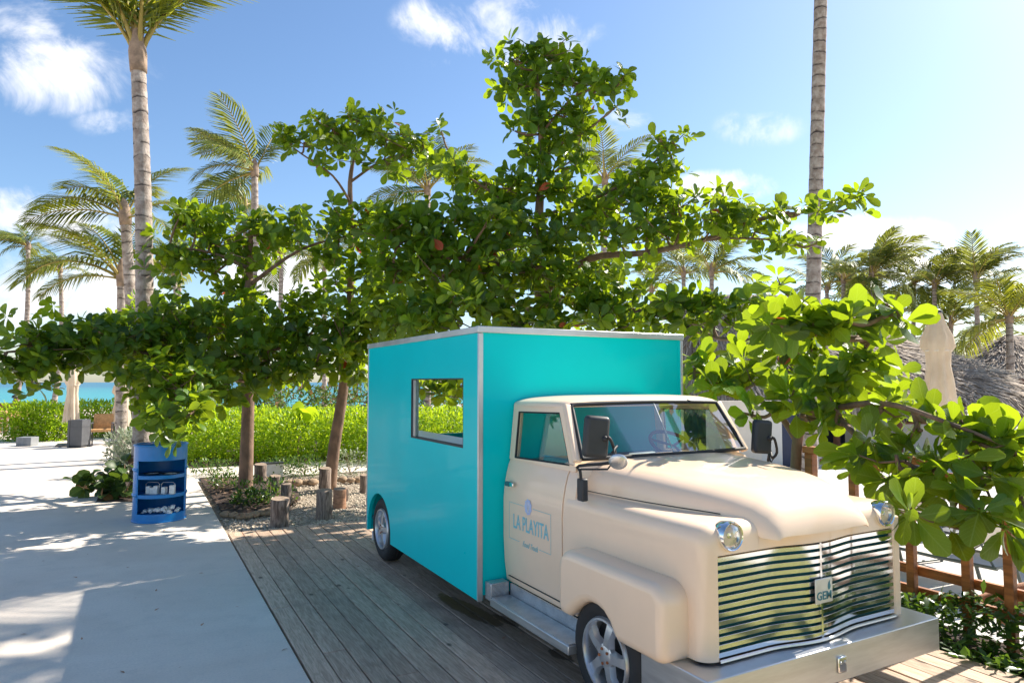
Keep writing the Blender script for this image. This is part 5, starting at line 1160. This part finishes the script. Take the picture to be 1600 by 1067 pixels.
def stool(x, y, w, h, lb, mat=M_stump, sd_=0):
    c = G(x, y); d = depth_of(c); c = c + _fh * (w / 2 / FPX * d); r = w / 2 / FPX * d; H = h / FPX * d * 1.02; rd = random.Random(sd_)
    t = thing('log_stool', lb, 'stool', (c.x, c.y, -0.03), 'log stools'); seg = 20; rr = [1 + 0.05 * rd.uniform(-1, 1) for _ in range(seg)]
    vs = []; fs = []
    for z, k in ((0, 1.04), (0.25 * H, 1.0), (0.7 * H, 0.985), (H - 0.015, 1.0), (H, 0.96)):
        for i in range(seg): a = 2 * math.pi * i / seg; vs.append((c.x + r * k * rr[i] * math.cos(a), c.y + r * k * rr[i] * math.sin(a), -0.03 + z + (0.01 * math.sin(a) if z > 0.5 * H else 0)))
    for j in range(4):
        for i in range(seg): i2 = (i + 1) % seg; fs.append((j * seg + i, j * seg + i2, (j + 1) * seg + i2, (j + 1) * seg + i))
    MB().add(vs, fs).put('log', mat, t, smooth=True, angle=60)
    tv = vs[-seg:]; MB().add(tv + [(c.x, c.y, H - 0.031)], [(i, (i + 1) % seg, seg) for i in range(seg)]).put('cut_face', M_stump_top, t)
for i, a in enumerate([(432, 822, 28, 44, 'weathered log stool standing at the deck edge, front left'), (503, 810, 25, 45, 'dark cracked log stool right of the front left one'), (444, 794, 16, 40, 'slim log stool behind the front left one'), (426, 778, 18, 36, 'log stool beside the dark shrub, right of the straight stem'), (403, 760, 19, 36, 'log stool touching the straight almond stem'),
                       (505, 768, 18, 38, 'log stool touching the foot of the leaning stem'), (567, 768, 12, 28, 'reddish log stool half hidden by the truck box'), (538, 780, 10, 20, 'short stub of log behind the tan stool')]): stool(*a, sd_=i)
stool(528, 792, 20, 30, 'tan barrel shaped log stool by the leaning stem', M_log, 30)
# white box with dark frame on the path
c = G(427, 745); t = thing('path_box', 'small white box with dark frame behind the log stools', 'box', tuple(c))
MB().box(c.x - 0.16, c.x + 0.16, c.y, c.y + 0.25, 0.0, 0.22).put('casing', M_white, t); MB().box(c.x - 0.18, c.x + 0.18, c.y - 0.012, c.y + 0.26, 0.222, 0.24).put('lid', M_black, t)

# blue oil drum cut open as a shelf
DC = CP(px_lat(256, 8.22), 8.22, 0.0); DR, DH = 0.285, 0.885
drum = thing('drum_shelf', 'blue oil drum cut open as a three tier shelf on the pavement', 'drum shelf', tuple(DC))
fa = math.atan2(-DC.y, -DC.x) + R(6)      # opening faces the camera
HALF = R(62)
def shell(z0, z1, a0, a1, name, r=DR, parent=drum): 
    MB().lathe([(r, z0), (r, z1), (r - 0.006, z1), (r - 0.006, z0)], (DC.x, DC.y, 0), 'z', 40, a0, a1, close=True).put(name, M_blue, parent, smooth=True, angle=40)
shell(0.012, DH - 0.012, fa + HALF, fa + 2 * math.pi - HALF, 'drum_wall')
shell(0.708, DH - 0.012, fa - HALF, fa + HALF, 'top_band'); shell(0.012, 0.10, fa - HALF, fa + HALF, 'bottom_band')
for z in (0.006, DH - 0.006): MB().lathe([(DR - 0.008, z - 0.007), (DR + 0.008, z - 0.009), (DR + 0.011, z), (DR + 0.008, z + 0.009), (DR - 0.008, z + 0.007)], (DC.x, DC.y, 0.004), 'z', 48, close=True).put('rim', M_blue, drum, smooth=True)
for z in (0.31, 0.60): MB().lathe([(DR - 0.002, z - 0.022), (DR + 0.010, z - 0.010), (DR + 0.013, z), (DR + 0.010, z + 0.010), (DR - 0.002, z + 0.022)], (DC.x, DC.y, 0), 'z', 40, fa + HALF, fa + 2 * math.pi - HALF).put('hoop', M_blue, drum, smooth=True)
MB().lathe([(0.0, DH - 0.03), (DR - 0.007, DH - 0.03)], (DC.x, DC.y, 0), 'z', 40).put('lid', M_blue, drum)
def dl(a, r): return (DC.x + r * math.cos(fa + a), DC.y + r * math.sin(fa + a))
for z in (0.085, 0.315, 0.535):
    sh = MB().lathe([(0.0, z), (DR - 0.007, z), (DR - 0.007, z - 0.012), (0.0, z - 0.012)], (DC.x, DC.y, 0), 'z', 36).put('shelf', M_blue, drum, smooth=True, angle=40)
    if z > 0.2: MB().lathe([(DR - 0.002, z - 0.035), (DR - 0.002, z + 0.006), (DR - 0.0065, z + 0.006), (DR - 0.0065, z - 0.035)], (DC.x, DC.y, 0), 'z', 24, fa - HALF, fa + HALF, close=True).put('shelf_lip', M_blue, sh, smooth=True, angle=40)
for a in (-1, 1):
    p = dl(a * HALF, DR - 0.003); MB().box(p[0] - 0.006, p[0] + 0.006, p[1] - 0.006, p[1] + 0.006, 0.102, 0.706).put('edge_strip', M_blue, drum)
for lb, dx in (('dark speckled plate, left of two on the top drum shelf', -0.105), ('dark plate with cream flecks, right of two on the top drum shelf', 0.105)):
    p = Vector((*dl(0, 0.13), 0)) + RGT * dx; t = thing('plate', lb, 'plate', (p.x, p.y, 0.5355), 'plates in the drum')
    MB().lathe([(0, 0.002), (0.06, 0.002), (0.10, 0.02), (0.102, 0.018), (0.06, 0.0), (0, 0.0)], (p.x, p.y, 0.537), 'z', 28).put('dish', M_plate, t, smooth=True); MB().lathe([(0, 0.022), (0.05, 0.018), (0.08, 0.008)], (p.x, p.y, 0.537), 'z', 20).put('food', M_speck, t, smooth=True)
for lb, dx in (('wire basket of white packets, left on the middle drum shelf', -0.105), ('wire basket of white cartons, right on the middle drum shelf', 0.075)):
    p = Vector((*dl(0, 0.17), 0)) + RGT * dx; z = 0.3165; t = thing('wire_basket', lb, 'basket', (p.x, p.y, z), 'baskets in the drum')
    w = 0.078; h = 0.135; q = [p + RGT * -w + Vector((0, 0, z + 0.003)), p + RGT * -w + Vector((0, 0, z + h - 0.02)), p + RGT * (-w + 0.02) + Vector((0, 0, z + h)), p + RGT * (w - 0.02) + Vector((0, 0, z + h)), p + RGT * w + Vector((0, 0, z + h - 0.02)), p + RGT * w + Vector((0, 0, z + 0.003))]
    MB().tube(q, 0.0035, 6).put('handle', M_alu_trim, t, smooth=True)
    fb = [p + RGT * a * w + _fh * b * 0.045 + Vector((0, 0, z + 0.004)) for a, b in ((-1, -1), (1, -1), (1, 1), (-1, 1), (-1, -1))]; MB().tube(fb, 0.003, 6).put('base_wire', M_alu_trim, t, smooth=True)
    for k, (ox, hh2, ww) in enumerate([(-0.05, 0.085, 0.02), (0.0, 0.07, 0.024), (0.045, 0.09, 0.022)] if dx < 0 else [(-0.045, 0.075, 0.022), (0.05, 0.095, 0.026)]):
        b0 = p + RGT * ox; me = MB().box(-ww, ww, -0.03, 0.03, 0, hh2).mesh('carton'); me.transform(Matrix.Translation((b0.x, b0.y, z + 0.006)) @ Matrix.Rotation(-YAW + random.uniform(-.2, .2), 4, 'Z')); put('carton', me, M_paper, t)
p = Vector((*dl(0, 0.12), 0)); t = thing('napkin_heap', 'heap of crumpled white wrappers on the bottom drum shelf', 'napkins', (p.x, p.y, 0.0865))
for i in range(46):
    bm = bmesh.new(); bmesh.ops.create_icosphere(bm, subdivisions=1, radius=0.028)
    for v in bm.verts: v.co *= random.uniform(0.45, 1.35); v.co.z *= 0.8
    c = p + RGT * random.uniform(-.19, .19) + _fh * random.uniform(-.085, .1); bmesh.ops.translate(bm, vec=(c.x, c.y, 0.105 + random.random() ** 2 * 0.05), verts=bm.verts)
    me = bpy.data.meshes.new('wrapper'); bm.to_mesh(me); bm.free(); put('wrapper', me, M_paper, t)

# ================================================================== PARASOLS, FURNITURE
def parasol(label, px, py_top, py_bot, d, w_px, base_z, group, cap=True, seed=0):
    top = AT(px, py_top, d); bot = AT(px, py_bot, d); H = top.z - bot.z; rd = random.Random(seed); R0 = w_px / 2 / FPX * d
    t = thing('closed_parasol', label, 'parasol', (top.x, top.y, base_z), group)
    MB().tube([(top.x, top.y, base_z), (top.x, top.y, top.z)], 0.03, 12).put('pole', M_pole, t, smooth=True)
    MB().box(top.x - 0.3, top.x + 0.3, top.y - 0.3, top.y + 0.3, base_z + 0.001, base_z + 0.05).put('base', M_grey, t, bevel=0.01)
    seg = 64; rows = [(0.0, 0.25), (0.06, 0.36), (0.14, 0.50), (0.26, 0.80), (0.36, 0.86), (0.42, 0.62), (0.55, 0.58), (0.72, 0.70), (0.88, 0.78), (1.0, 0.86)]
    ph = rd.random() * 6
    rings = []
    for k, rr in rows:
        rg = []
        for i in range(seg):
            a = 2 * math.pi * i / seg; am = 0.05 + 0.13 * k
            f = rr * (1 + am * math.sin(8 * a + ph + 0.5 * math.sin(3 * k * 6)) + 0.04 * math.sin(3 * a + 5 * k + ph)); z = top.z - k * H - (0.05 * H * math.sin(8 * a + ph) * k if k > 0.9 else 0)
            rg.append((top.x + R0 * f * math.cos(a), top.y + R0 * f * math.sin(a), z))
        rings.append(rg)
    loft(rings, closed=True).put('canopy', M_canvas, t, smooth=True)
    zt = top.z - 0.40 * H; MB().tube([(top.x + R0 * 0.66 * math.cos(a), top.y + R0 * 0.66 * math.sin(a), zt) for a in np.linspace(0, 6.283, 25)], 0.012, 6, cap=False).put('tie_strap', M_umb, t)
    if cap: MB().lathe([(R0 * 0.30, -0.02), (R0 * 0.30, 0.01), (R0 * 0.15, 0.04), (0.0, 0.05)], (top.x, top.y, top.z), 'z', 16).put('cap', M_black, t, smooth=True)
parasol('tall closed cream parasol in front of the thatched roof on the right', 1463, 487, 640, 10.0, 54, LOW + 0.05, 'closed parasols', seed=1)
parasol('closed cream parasol beside the charcoal bin', 115, 565, 656, 17.6, 24, 0.0, 'closed parasols', False, 2)
parasol('closed cream parasol with loose hem behind the tan armchair', 192, 585, 662, 18.2, 30, 0.0, 'closed parasols', False, 3)
# charcoal bin
c = G(121, 699); t = thing('litter_bin', 'charcoal upright litter bin on the pavement before the hedge', 'litter bin', tuple(c))
def rb(name, a, b, z0, z1, mat, parent, dp=0.34, off=0.0, bevel=0.008):
    w = (px_lat(b, depth_of(c)) - px_lat(a, depth_of(c))); q = MB().box(-w / 2, w / 2, 0, dp, z0, z1); me = q.mesh(name); p = CP(px_lat((a + b) / 2, 17.0), 17.0 + off, 0)
    me.transform(Matrix.Translation(p) @ Matrix.Rotation(-YAW, 4, 'Z')); return put(name, me, mat, parent)
rb('body', 113.5, 132, 0.06, 0.505, M_grey, t); rb('lid_panel', 113.5, 132, 0.508, 0.69, M_grey, t); rb('post', 109.5, 112.8, 0.0, 0.68, M_grey, t); rb('foot', 111, 131, 0.002, 0.058, M_black, t, 0.3, 0.02)
# grey low box at the hedge foot
c = G(36, 697); t = MB().box(-0.19, 0.19, 0, 0.3, 0, 0.22); me = t.mesh('planter_box'); me.transform(Matrix.Translation((c.x, c.y, 0.002)) @ Matrix.Rotation(-YAW, 4, 'Z')); o = put('planter_box', me, M_boxgrey)
bv = o.modifiers.new('bevel', 'BEVEL'); bv.width = 0.012; bv.segments = 2; tag(o, 'low grey concrete box at the foot of the left hedge', 'box')
# tan armchair
c = G(157, 697); t = thing('armchair', 'tan armchair with dark frame in front of the hedge', 'chair', tuple(c)); Mc = Matrix.Translation((c.x, c.y, 0)) @ Matrix.Rotation(-YAW + R(25), 4, 'Z')
def cp(name, x0, x1, y0, y1, z0, z1, mat, tilt=0):
    me = MB().box(x0, x1, y0, y1, z0, z1).mesh(name); 
    if tilt: me.transform(Matrix.Translation((0, y0, z0)) @ Matrix.Rotation(R(tilt), 4, 'X') @ Matrix.Translation((0, -y0, -z0)))
    me.transform(Mc); put(name, me, mat, t)
cp('seat', -0.22, 0.22, 0.0, 0.46, 0.36, 0.42, M_tan); cp('backrest', -0.22, 0.22, 0.44, 0.47, 0.425, 0.80, M_tan, -8)
for x in (-0.25, 0.22):
    for y in (0.0, 0.42): cp('leg', x, x + 0.03, y, y + 0.03, 0.001, 0.55 if y < 0.1 else 0.56, M_grey)
    cp('armrest', x - 0.005, x + 0.035, 0.0, 0.45, 0.562, 0.585, M_grey)
# timber daybed at the left edge
c = CP(px_lat(-12, 21), 21, 0.0); t = thing('timber_daybed', 'timber daybed cut off by the left edge of the picture', 'daybed', tuple(c)); Mc = Matrix.Translation((c.x, c.y, 0)) @ Matrix.Rotation(-YAW, 4, 'Z')
cp('platform', -0.6, 0.5, 0, 1.2, 0.50, 0.58, M_brownch); cp('mattress', -0.58, 0.48, 0.02, 1.18, 0.581, 0.72, M_tan); cp('back_rail', -0.6, 0.5, 1.15, 1.2, 0.721, 0.95, M_brownch)
for x in (-0.6, 0.42):
    for y in (0, 1.12): cp('leg', x, x + 0.08, y, y + 0.08, 0.001, 0.499, M_brownch)
# ---- timber fence on the right
FX = 4.80
fence = thing('timber_fence', 'orange brown timber post and rail fence right of the truck', 'fence', (FX, 2.8, -0.06))
def Yat(px, X):   # Y where the picture column px meets the plane x = X
    r = ray(px, 800); return X * r.y / r.x
for px, w in ((1269, 0.07), (1335, 0.055), (1422, 0.055), (1508, 0.055), (1574, 0.055), (1690, 0.07), (1900, 0.07)):
    y = Yat(px, FX); MB().box(FX - w / 2, FX + w / 2, y - w / 2, y + w / 2, -0.10, 1.045).put('post', M_fence, fence, bevel=0.006)
MB().box(FX - 0.05, FX + 0.05, 0.6, Yat(1262, FX), 1.046, 1.10).put('top_rail', M_fence, fence, bevel=0.006)
MB().box(FX - 0.022, FX + 0.022, 0.6, Yat(1285, FX), 0.965, 1.01).put('rail', M_fence, fence, bevel=0.004)
MB().box(FX + 0.037, FX + 0.075, 0.6, Yat(1275, FX), 0.265, 0.33).put('rail', M_fence, fence, bevel=0.004)
MB().box(FX + 0.037, FX + 0.075, 0.6, Yat(1275, FX), 0.12, 0.185).put('rail', M_fence, fence, bevel=0.004)
# logs laid behind the fence
for i, (a, b, r) in enumerate([((1522, 945, 4.75), (1640, 915, 4.6), 0.05), ((1535, 958, 4.7), (1650, 932, 4.5), 0.05), ((1560, 968, 4.65), (1660, 952, 4.45), 0.05)]):
    A_ = AT(*a); B_ = AT(*b); lg = MB().tube([A_, A_.lerp(B_, .5) + Vector((0, 0, .015)), B_], [r, r * 1.05, r], 14, sub=3).put('round_log', M_log, None, smooth=True, angle=50)
    tag(lg, ['uppermost', 'middle', 'lowest'][i] + ' of three reddish round logs laid behind the fence', 'log', 'logs by the fence')
# loungers on the terrace
def lounger(px, f, rot, lb):
    z0 = LOW + 0.05; c = CP(px_lat(px, f), f, z0); t = thing('sun_lounger', lb, 'sun lounger', tuple(c), 'loungers on the terrace'); Mx = Matrix.Translation(c) @ Matrix.Rotation(-YAW + R(rot), 4, 'Z')
    def a(name, q, mat, sm=True): me = q.mesh(name, sm, 40); me.transform(Mx); put(name, me, mat, t)
    for s in (-0.31, 0.31):
        a('frame', MB().tube([(s, 0.62, 0.32), (s, 0, 0.30), (s, -1.25, 0.30)], 0.018, 8), M_loungef); a('back_frame', MB().tube([(s, 0.0, 0.31), (s, 0.62, 0.80)], 0.018, 8), M_loungef)
        a('leg', MB().tube([(s, 0.5, 0.001), (s, 0.42, 0.31)], 0.018, 8), M_loungef); a('leg', MB().tube([(s, -1.15, 0.001), (s, -1.05, 0.30)], 0.018, 8), M_loungef); a('strut', MB().tube([(s * 0.9, 0.58, 0.31), (s * 0.9, 0.40, 0.62)], 0.012, 8), M_loungef)
    for y, z in ((0.5, 0.03), (0.60, 0.32), (0.62, 0.80)): a('cross_bar', MB().tube([(-0.31, y, z), (0.31, y, z)], 0.014, 8), M_loungef)
    a('sling_back', loft([[(x, y, z - 0.02 * (1 - (x / .3) ** 2)) for x in np.linspace(-.295, .295, 7)] for y, z in ((0.01, 0.315), (0.2, 0.455), (0.4, 0.62), (0.61, 0.795))]), M_sling); a('sling_seat', MB().box(-0.295, 0.295, -1.22, -0.01, 0.305, 0.312), M_sling, False)
lounger(1478, 7.4, 205, 'cream sling lounger seen through the fence beside the right headlight')
lounger(1375, 8.6, 200, 'cream sling lounger behind the hood of the truck')
lounger(1600, 8.2, 205, 'cream sling lounger at the right edge behind the fence')

# ---- thatched beach bars
def thatch_hut(lat, f, hl, hd, ridge, ze, zr, n, label, seed):
    c = CP(lat, f, LOW); t = thing('thatched_hut', label, 'hut', tuple(c), 'thatched huts'); rd = np.random.default_rng(seed)
    def eave(u): cu, su = np.cos(u), np.sin(u); e = 0.75; return np.sign(cu) * np.abs(cu) ** e * hl, np.sign(su) * np.abs(su) ** e * hd
    def surf(u, tt):
        ex, ey = eave(u); rx = np.clip(ex, ridge[0] - lat, ridge[1] - lat); k = tt
        x = ex * (1 - k) + rx * k; y = ey * (1 - k); z = ze + (zr - ze) * (k ** 0.92)
        return lat + x, f + y, z
    U = np.linspace(0, 2 * np.pi, 49)[:-1]; rings = []
    for k in np.linspace(0, 1, 8): a, b, z = surf(U, np.full_like(U, k)); rings.append([tuple(CP(a[i], b[i], z[i])) for i in range(48)])
    loft(rings, closed=True).put('roof', M_thatch_under, t, smooth=True)
    # strands
    u = rd.uniform(0, 2 * np.pi, n); u = np.where(rd.random(n) < 0.65, np.pi + np.abs(u) / 2, u)     # more on the near side
    k = rd.uniform(0, 1, n) ** 1.15; k[: n // 5] = rd.uniform(0.0, 0.03, n // 5)
    a, b, z = surf(u, k); a2, b2, z2 = surf(u, np.clip(k - 0.05, 0, 1)); 
    P0 = a[:, None] * np.array(RGT) + b[:, None] * np.array(_fh) + z[:, None] * np.array((0, 0, 1.)); P1 = a2[:, None] * np.array(RGT) + b2[:, None] * np.array(_fh) + z2[:, None] * np.array((0, 0, 1.))
    ex, ey = eave(u); outw = (ex / hl)[:, None] * np.array(RGT) + (ey / hd)[:, None] * np.array(_fh)
    dn = P1 - P0; dn = np.where(np.linalg.norm(dn, axis=1, keepdims=True) < 0.02, outw * 0.4 + np.array((0, 0, -.5)), dn); dn /= np.linalg.norm(dn, axis=1, keepdims=True)
    dn = dn + rd.normal(size=(n, 3)) * 0.16; low = k < 0.04; dn[low] = outw[low] * 0.45 + np.array((0, 0, -1.)) + rd.normal(size=(low.sum(), 3)) * 0.14; dn /= np.linalg.norm(dn, axis=1, keepdims=True)
    L = rd.uniform(0.3, 0.65, n)[:, None]; sd_ = np.cross(dn, outw + np.array((0, 0, 1.))); sd_ /= np.linalg.norm(sd_, axis=1, keepdims=True); w = rd.uniform(0.012, 0.03, n)[:, None]
    lift = (outw * 0.5 + np.array((0, 0, .7))) * rd.uniform(0.01, 0.10, n)[:, None]
    A0 = P0 + lift * 0.4; V = np.stack([A0 - sd_ * w, A0 + sd_ * w, A0 + dn * L + lift + sd_ * w * .5, A0 + dn * L + lift - sd_ * w * .5], 1).reshape(-1, 3)
    me = bpy.data.meshes.new('thatch'); me.from_pydata(V.tolist(), [], np.arange(4 * n).reshape(-1, 4).tolist()); me.update(); at = me.attributes.new('rnd', 'FLOAT', 'POINT'); at.data.foreach_set('value', np.repeat(rd.random(n), 4).astype(np.float32))
    o = put('thatch', me, M_thatch, t); o['kind'] = 'stuff'
    for k in np.linspace(0.12, 0.88, 5):
        for s in (-1, 1): l = lat - hl * 0.8 + 1.6 * hl * k; p = CP(l, f + s * hd * 0.72, LOW); MB().tube([p, p + Vector((0, 0, ze + 0.6 - LOW))], 0.09, 10).put('post', M_brownch, t, smooth=True)
    return t
hA = thatch_hut(10.7, 22.0, 5.7, 4.2, (5.8, 8.2), 1.12, 4.45, 15000, 'nearer thatched hut behind the closed parasol, its shaggy roof end rounded', 5)
hB = thatch_hut(25.0, 31.0, 6.6, 4.5, (22.5, 29), 1.1, 3.75, 12000, 'farther thatched hut at the right edge, behind the shaggy roof', 6)
def wallp(name, l0_, l1_, f_, z0, z1, mat, dp=0.15, parent=hA):
    me = MB().box(l0_, l1_, f_, f_ + dp, z0, z1).mesh(name); me.transform(Matrix.Rotation(-YAW, 4, 'Z')); return put(name, me, mat, parent)
wallp('wall', 4.9, 6.25, 17.2, LOW + 0.052, 1.15, M_umb); wallp('door', 6.27, 6.78, 17.25, LOW + 0.052, 1.15, M_wall_w); wallp('navy_panel', 6.80, 7.22, 17.3, LOW + 0.052, 1.15, M_navy); wallp('stone_pillar', 7.25, 7.75, 17.2, LOW + 0.052, 1.15, M_wall_st, 0.5)
wallp('back_wall', 5.4, 15.6, 24.0, LOW + 0.052, 1.6, M_navy); wallp('bar_counter', 9.5, 15.8, 19.2, LOW + 0.052, 0.45, M_wall_w, 0.4); wallp('counter_top', 9.4, 15.9, 19.1, 0.455, 0.51, M_brownch, 0.6)

# ================================================================== PEOPLE (small, far)
def person(loc, rot, label, shirt, trous, cap=None, sit=False, h=1.72):
    t = thing('person', label, 'person', tuple(loc)); k = h / 1.75; Mx = Matrix.Translation(loc) @ Matrix.Rotation(rot, 4, 'Z') @ Matrix.Scale(k, 4)
    J = {'pel': (0, 0, 0.95), 'spi': (0, 0.0, 1.18), 'che': (0, 0, 1.36), 'nek': (0, 0, 1.50), 'hd0': (0, -0.01, 1.58), 'hd1': (0, -0.015, 1.67), 'hd2': (0, 0, 1.74)}
    rad = {'pel': .135, 'spi': .125, 'che': .14, 'nek': .055, 'hd0': .075, 'hd1': .092, 'hd2': .07}
    E = [('pel', 'spi'), ('spi', 'che'), ('che', 'nek'), ('nek', 'hd0'), ('hd0', 'hd1'), ('hd1', 'hd2')]
    for s, n in ((-1, 'l'), (1, 'r')):
        J.update({n + 'sh': (s * .18, 0, 1.42), n + 'el': (s * .23, -.02, 1.14), n + 'wr': (s * .20, -.22, 1.03), n + 'ha': (s * .19, -.30, 1.03), n + 'hp': (s * .09, 0, .90), n + 'kn': (s * .10, -.02, .50), n + 'an': (s * .10, .02, .08), n + 'to': (s * .11, -.15, .04)})
        rad.update({n + 'sh': .06, n + 'el': .045, n + 'wr': .032, n + 'ha': .035, n + 'hp': .09, n + 'kn': .06, n + 'an': .042, n + 'to': .035})
        E += [('che', n + 'sh'), (n + 'sh', n + 'el'), (n + 'el', n + 'wr'), (n + 'wr', n + 'ha'), ('pel', n + 'hp'), (n + 'hp', n + 'kn'), (n + 'kn', n + 'an'), (n + 'an', n + 'to')]
    def build(name, names, grow, mat):
        ks = [x for x in J if x in names]; ix = {x: i for i, x in enumerate(ks)}; me = bpy.data.meshes.new(name); me.from_pydata([J[x] for x in ks], [(ix[a], ix[b]) for a, b in E if a in ix and b in ix], [])
        o = bpy.data.objects.new(name, me); COL.objects.link(o); sk = o.modifiers.new('skin', 'SKIN'); sv = me.skin_vertices
        if not sv: 
            bm = bmesh.new(); bm.from_mesh(me); bm.verts.layers.skin.verify(); bm.to_mesh(me); bm.free(); sv = me.skin_vertices
        for x in ks: sv[0].data[ix[x]].radius = (rad[x] * grow, rad[x] * grow * (0.78 if x in ('pel', 'spi', 'che') else 1))
        sv[0].data[0].use_root = True; sb_ = o.modifiers.new('sub', 'SUBSURF'); sb_.levels = 1; sb_.render_levels = 1
        bpy.context.view_layer.update(); m2 = bpy.data.meshes.new_from_object(o.evaluated_get(bpy.context.evaluated_depsgraph_get())); bpy.data.objects.remove(o); m2.materials.clear(); m2.transform(Mx); smooth_me(m2); m2.name = name; return put(name, m2, mat, t)
    build('body', list(J), 1.0, M_skin); build('shirt', ['pel', 'spi', 'che', 'lsh', 'rsh', 'lel', 'rel'], 1.16, shirt); build('trousers', ['pel', 'lhp', 'rhp', 'lkn', 'rkn', 'lan', 'ran'], 1.14, trous)
    c = Mx @ Vector((0, 0.012, 1.70)); r = 0.105 * k
    MB().lathe([(r, -0.03), (r * 1.02, 0.0), (r * 0.85, 0.05), (r * 0.4, 0.075), (0, 0.08)], c, 'z', 16).put('cap' if cap else 'hair', cap or M_black, t, smooth=True)
def pz(px, py_head, f, h): return CP(px_lat(px, f), f, LOW + 0.05)
person(CP(px_lat(1577, 25.5), 25.5, -0.68 - 0.02), R(40), 'person in white shirt standing under the thatched eave', M_shirt, M_trouser)
person(CP(px_lat(1592, 18.3), 18.3, -1.06), R(150), 'person in white shirt and white cap behind the leaves at the right edge', M_shirt, M_trouser, M_white)
person(CP(px_lat(27, 23), 23, LOW + 0.001), R(90), 'person in pale shirt half hidden by the left hedge', M_shirt, M_skin)

# ================================================================== SHADE TREES OUTSIDE THE FRAME (right and above), they shade the pavement
def overhead():
    base = Vector((12.5, -5.5, LOW)); node = Vector((6.8, 3.6, 8.2)); t = thing('almond_tree', 'broad almond tree out of frame whose high branches shade the pavement', 'tree', tuple(base), GT)
    MB().tube([base, base + Vector((-1.2, 1.0, 3.2)), base.lerp(node, 0.7) + Vector((0, -.8, .4)), node], [0.2, 0.17, 0.13, 0.08], 12, sub=3).put('trunk', M_bark, t, smooth=True)
    C = []; A = []
    for i in range(80):
        gx_, gy2 = random.uniform(-4.6, -0.15), random.uniform(1.6, 5.6); z = 8.4 + random.random()
        while True:
            c = Vector((gx_, gy2, 0)) + sun_dir * (z / sun_dir.z); pp = proj(c)
            if pp[1] < -170 or pp[0] > 1850 or z > 13: break
            z += 0.25
        MB().tube([node, (c + node) / 2 + Vector((0, 0, -.3)), c], [0.05, 0.035, 0.012], 6, sub=2).put('branch', M_bark, t, smooth=True)
        for _ in range(11): C.append(c + Vector((random.gauss(0, .38), random.gauss(0, .38), random.gauss(0, .16)))); A.append(Vector((random.gauss(0, .3), random.gauss(0, .3), 0.8)))
    P, B, S = rosettes(C, A, (6, 9), -10, 50, 0.22); foliage(t, P, B, S, 'obovate', L_almond, 0)
overhead()
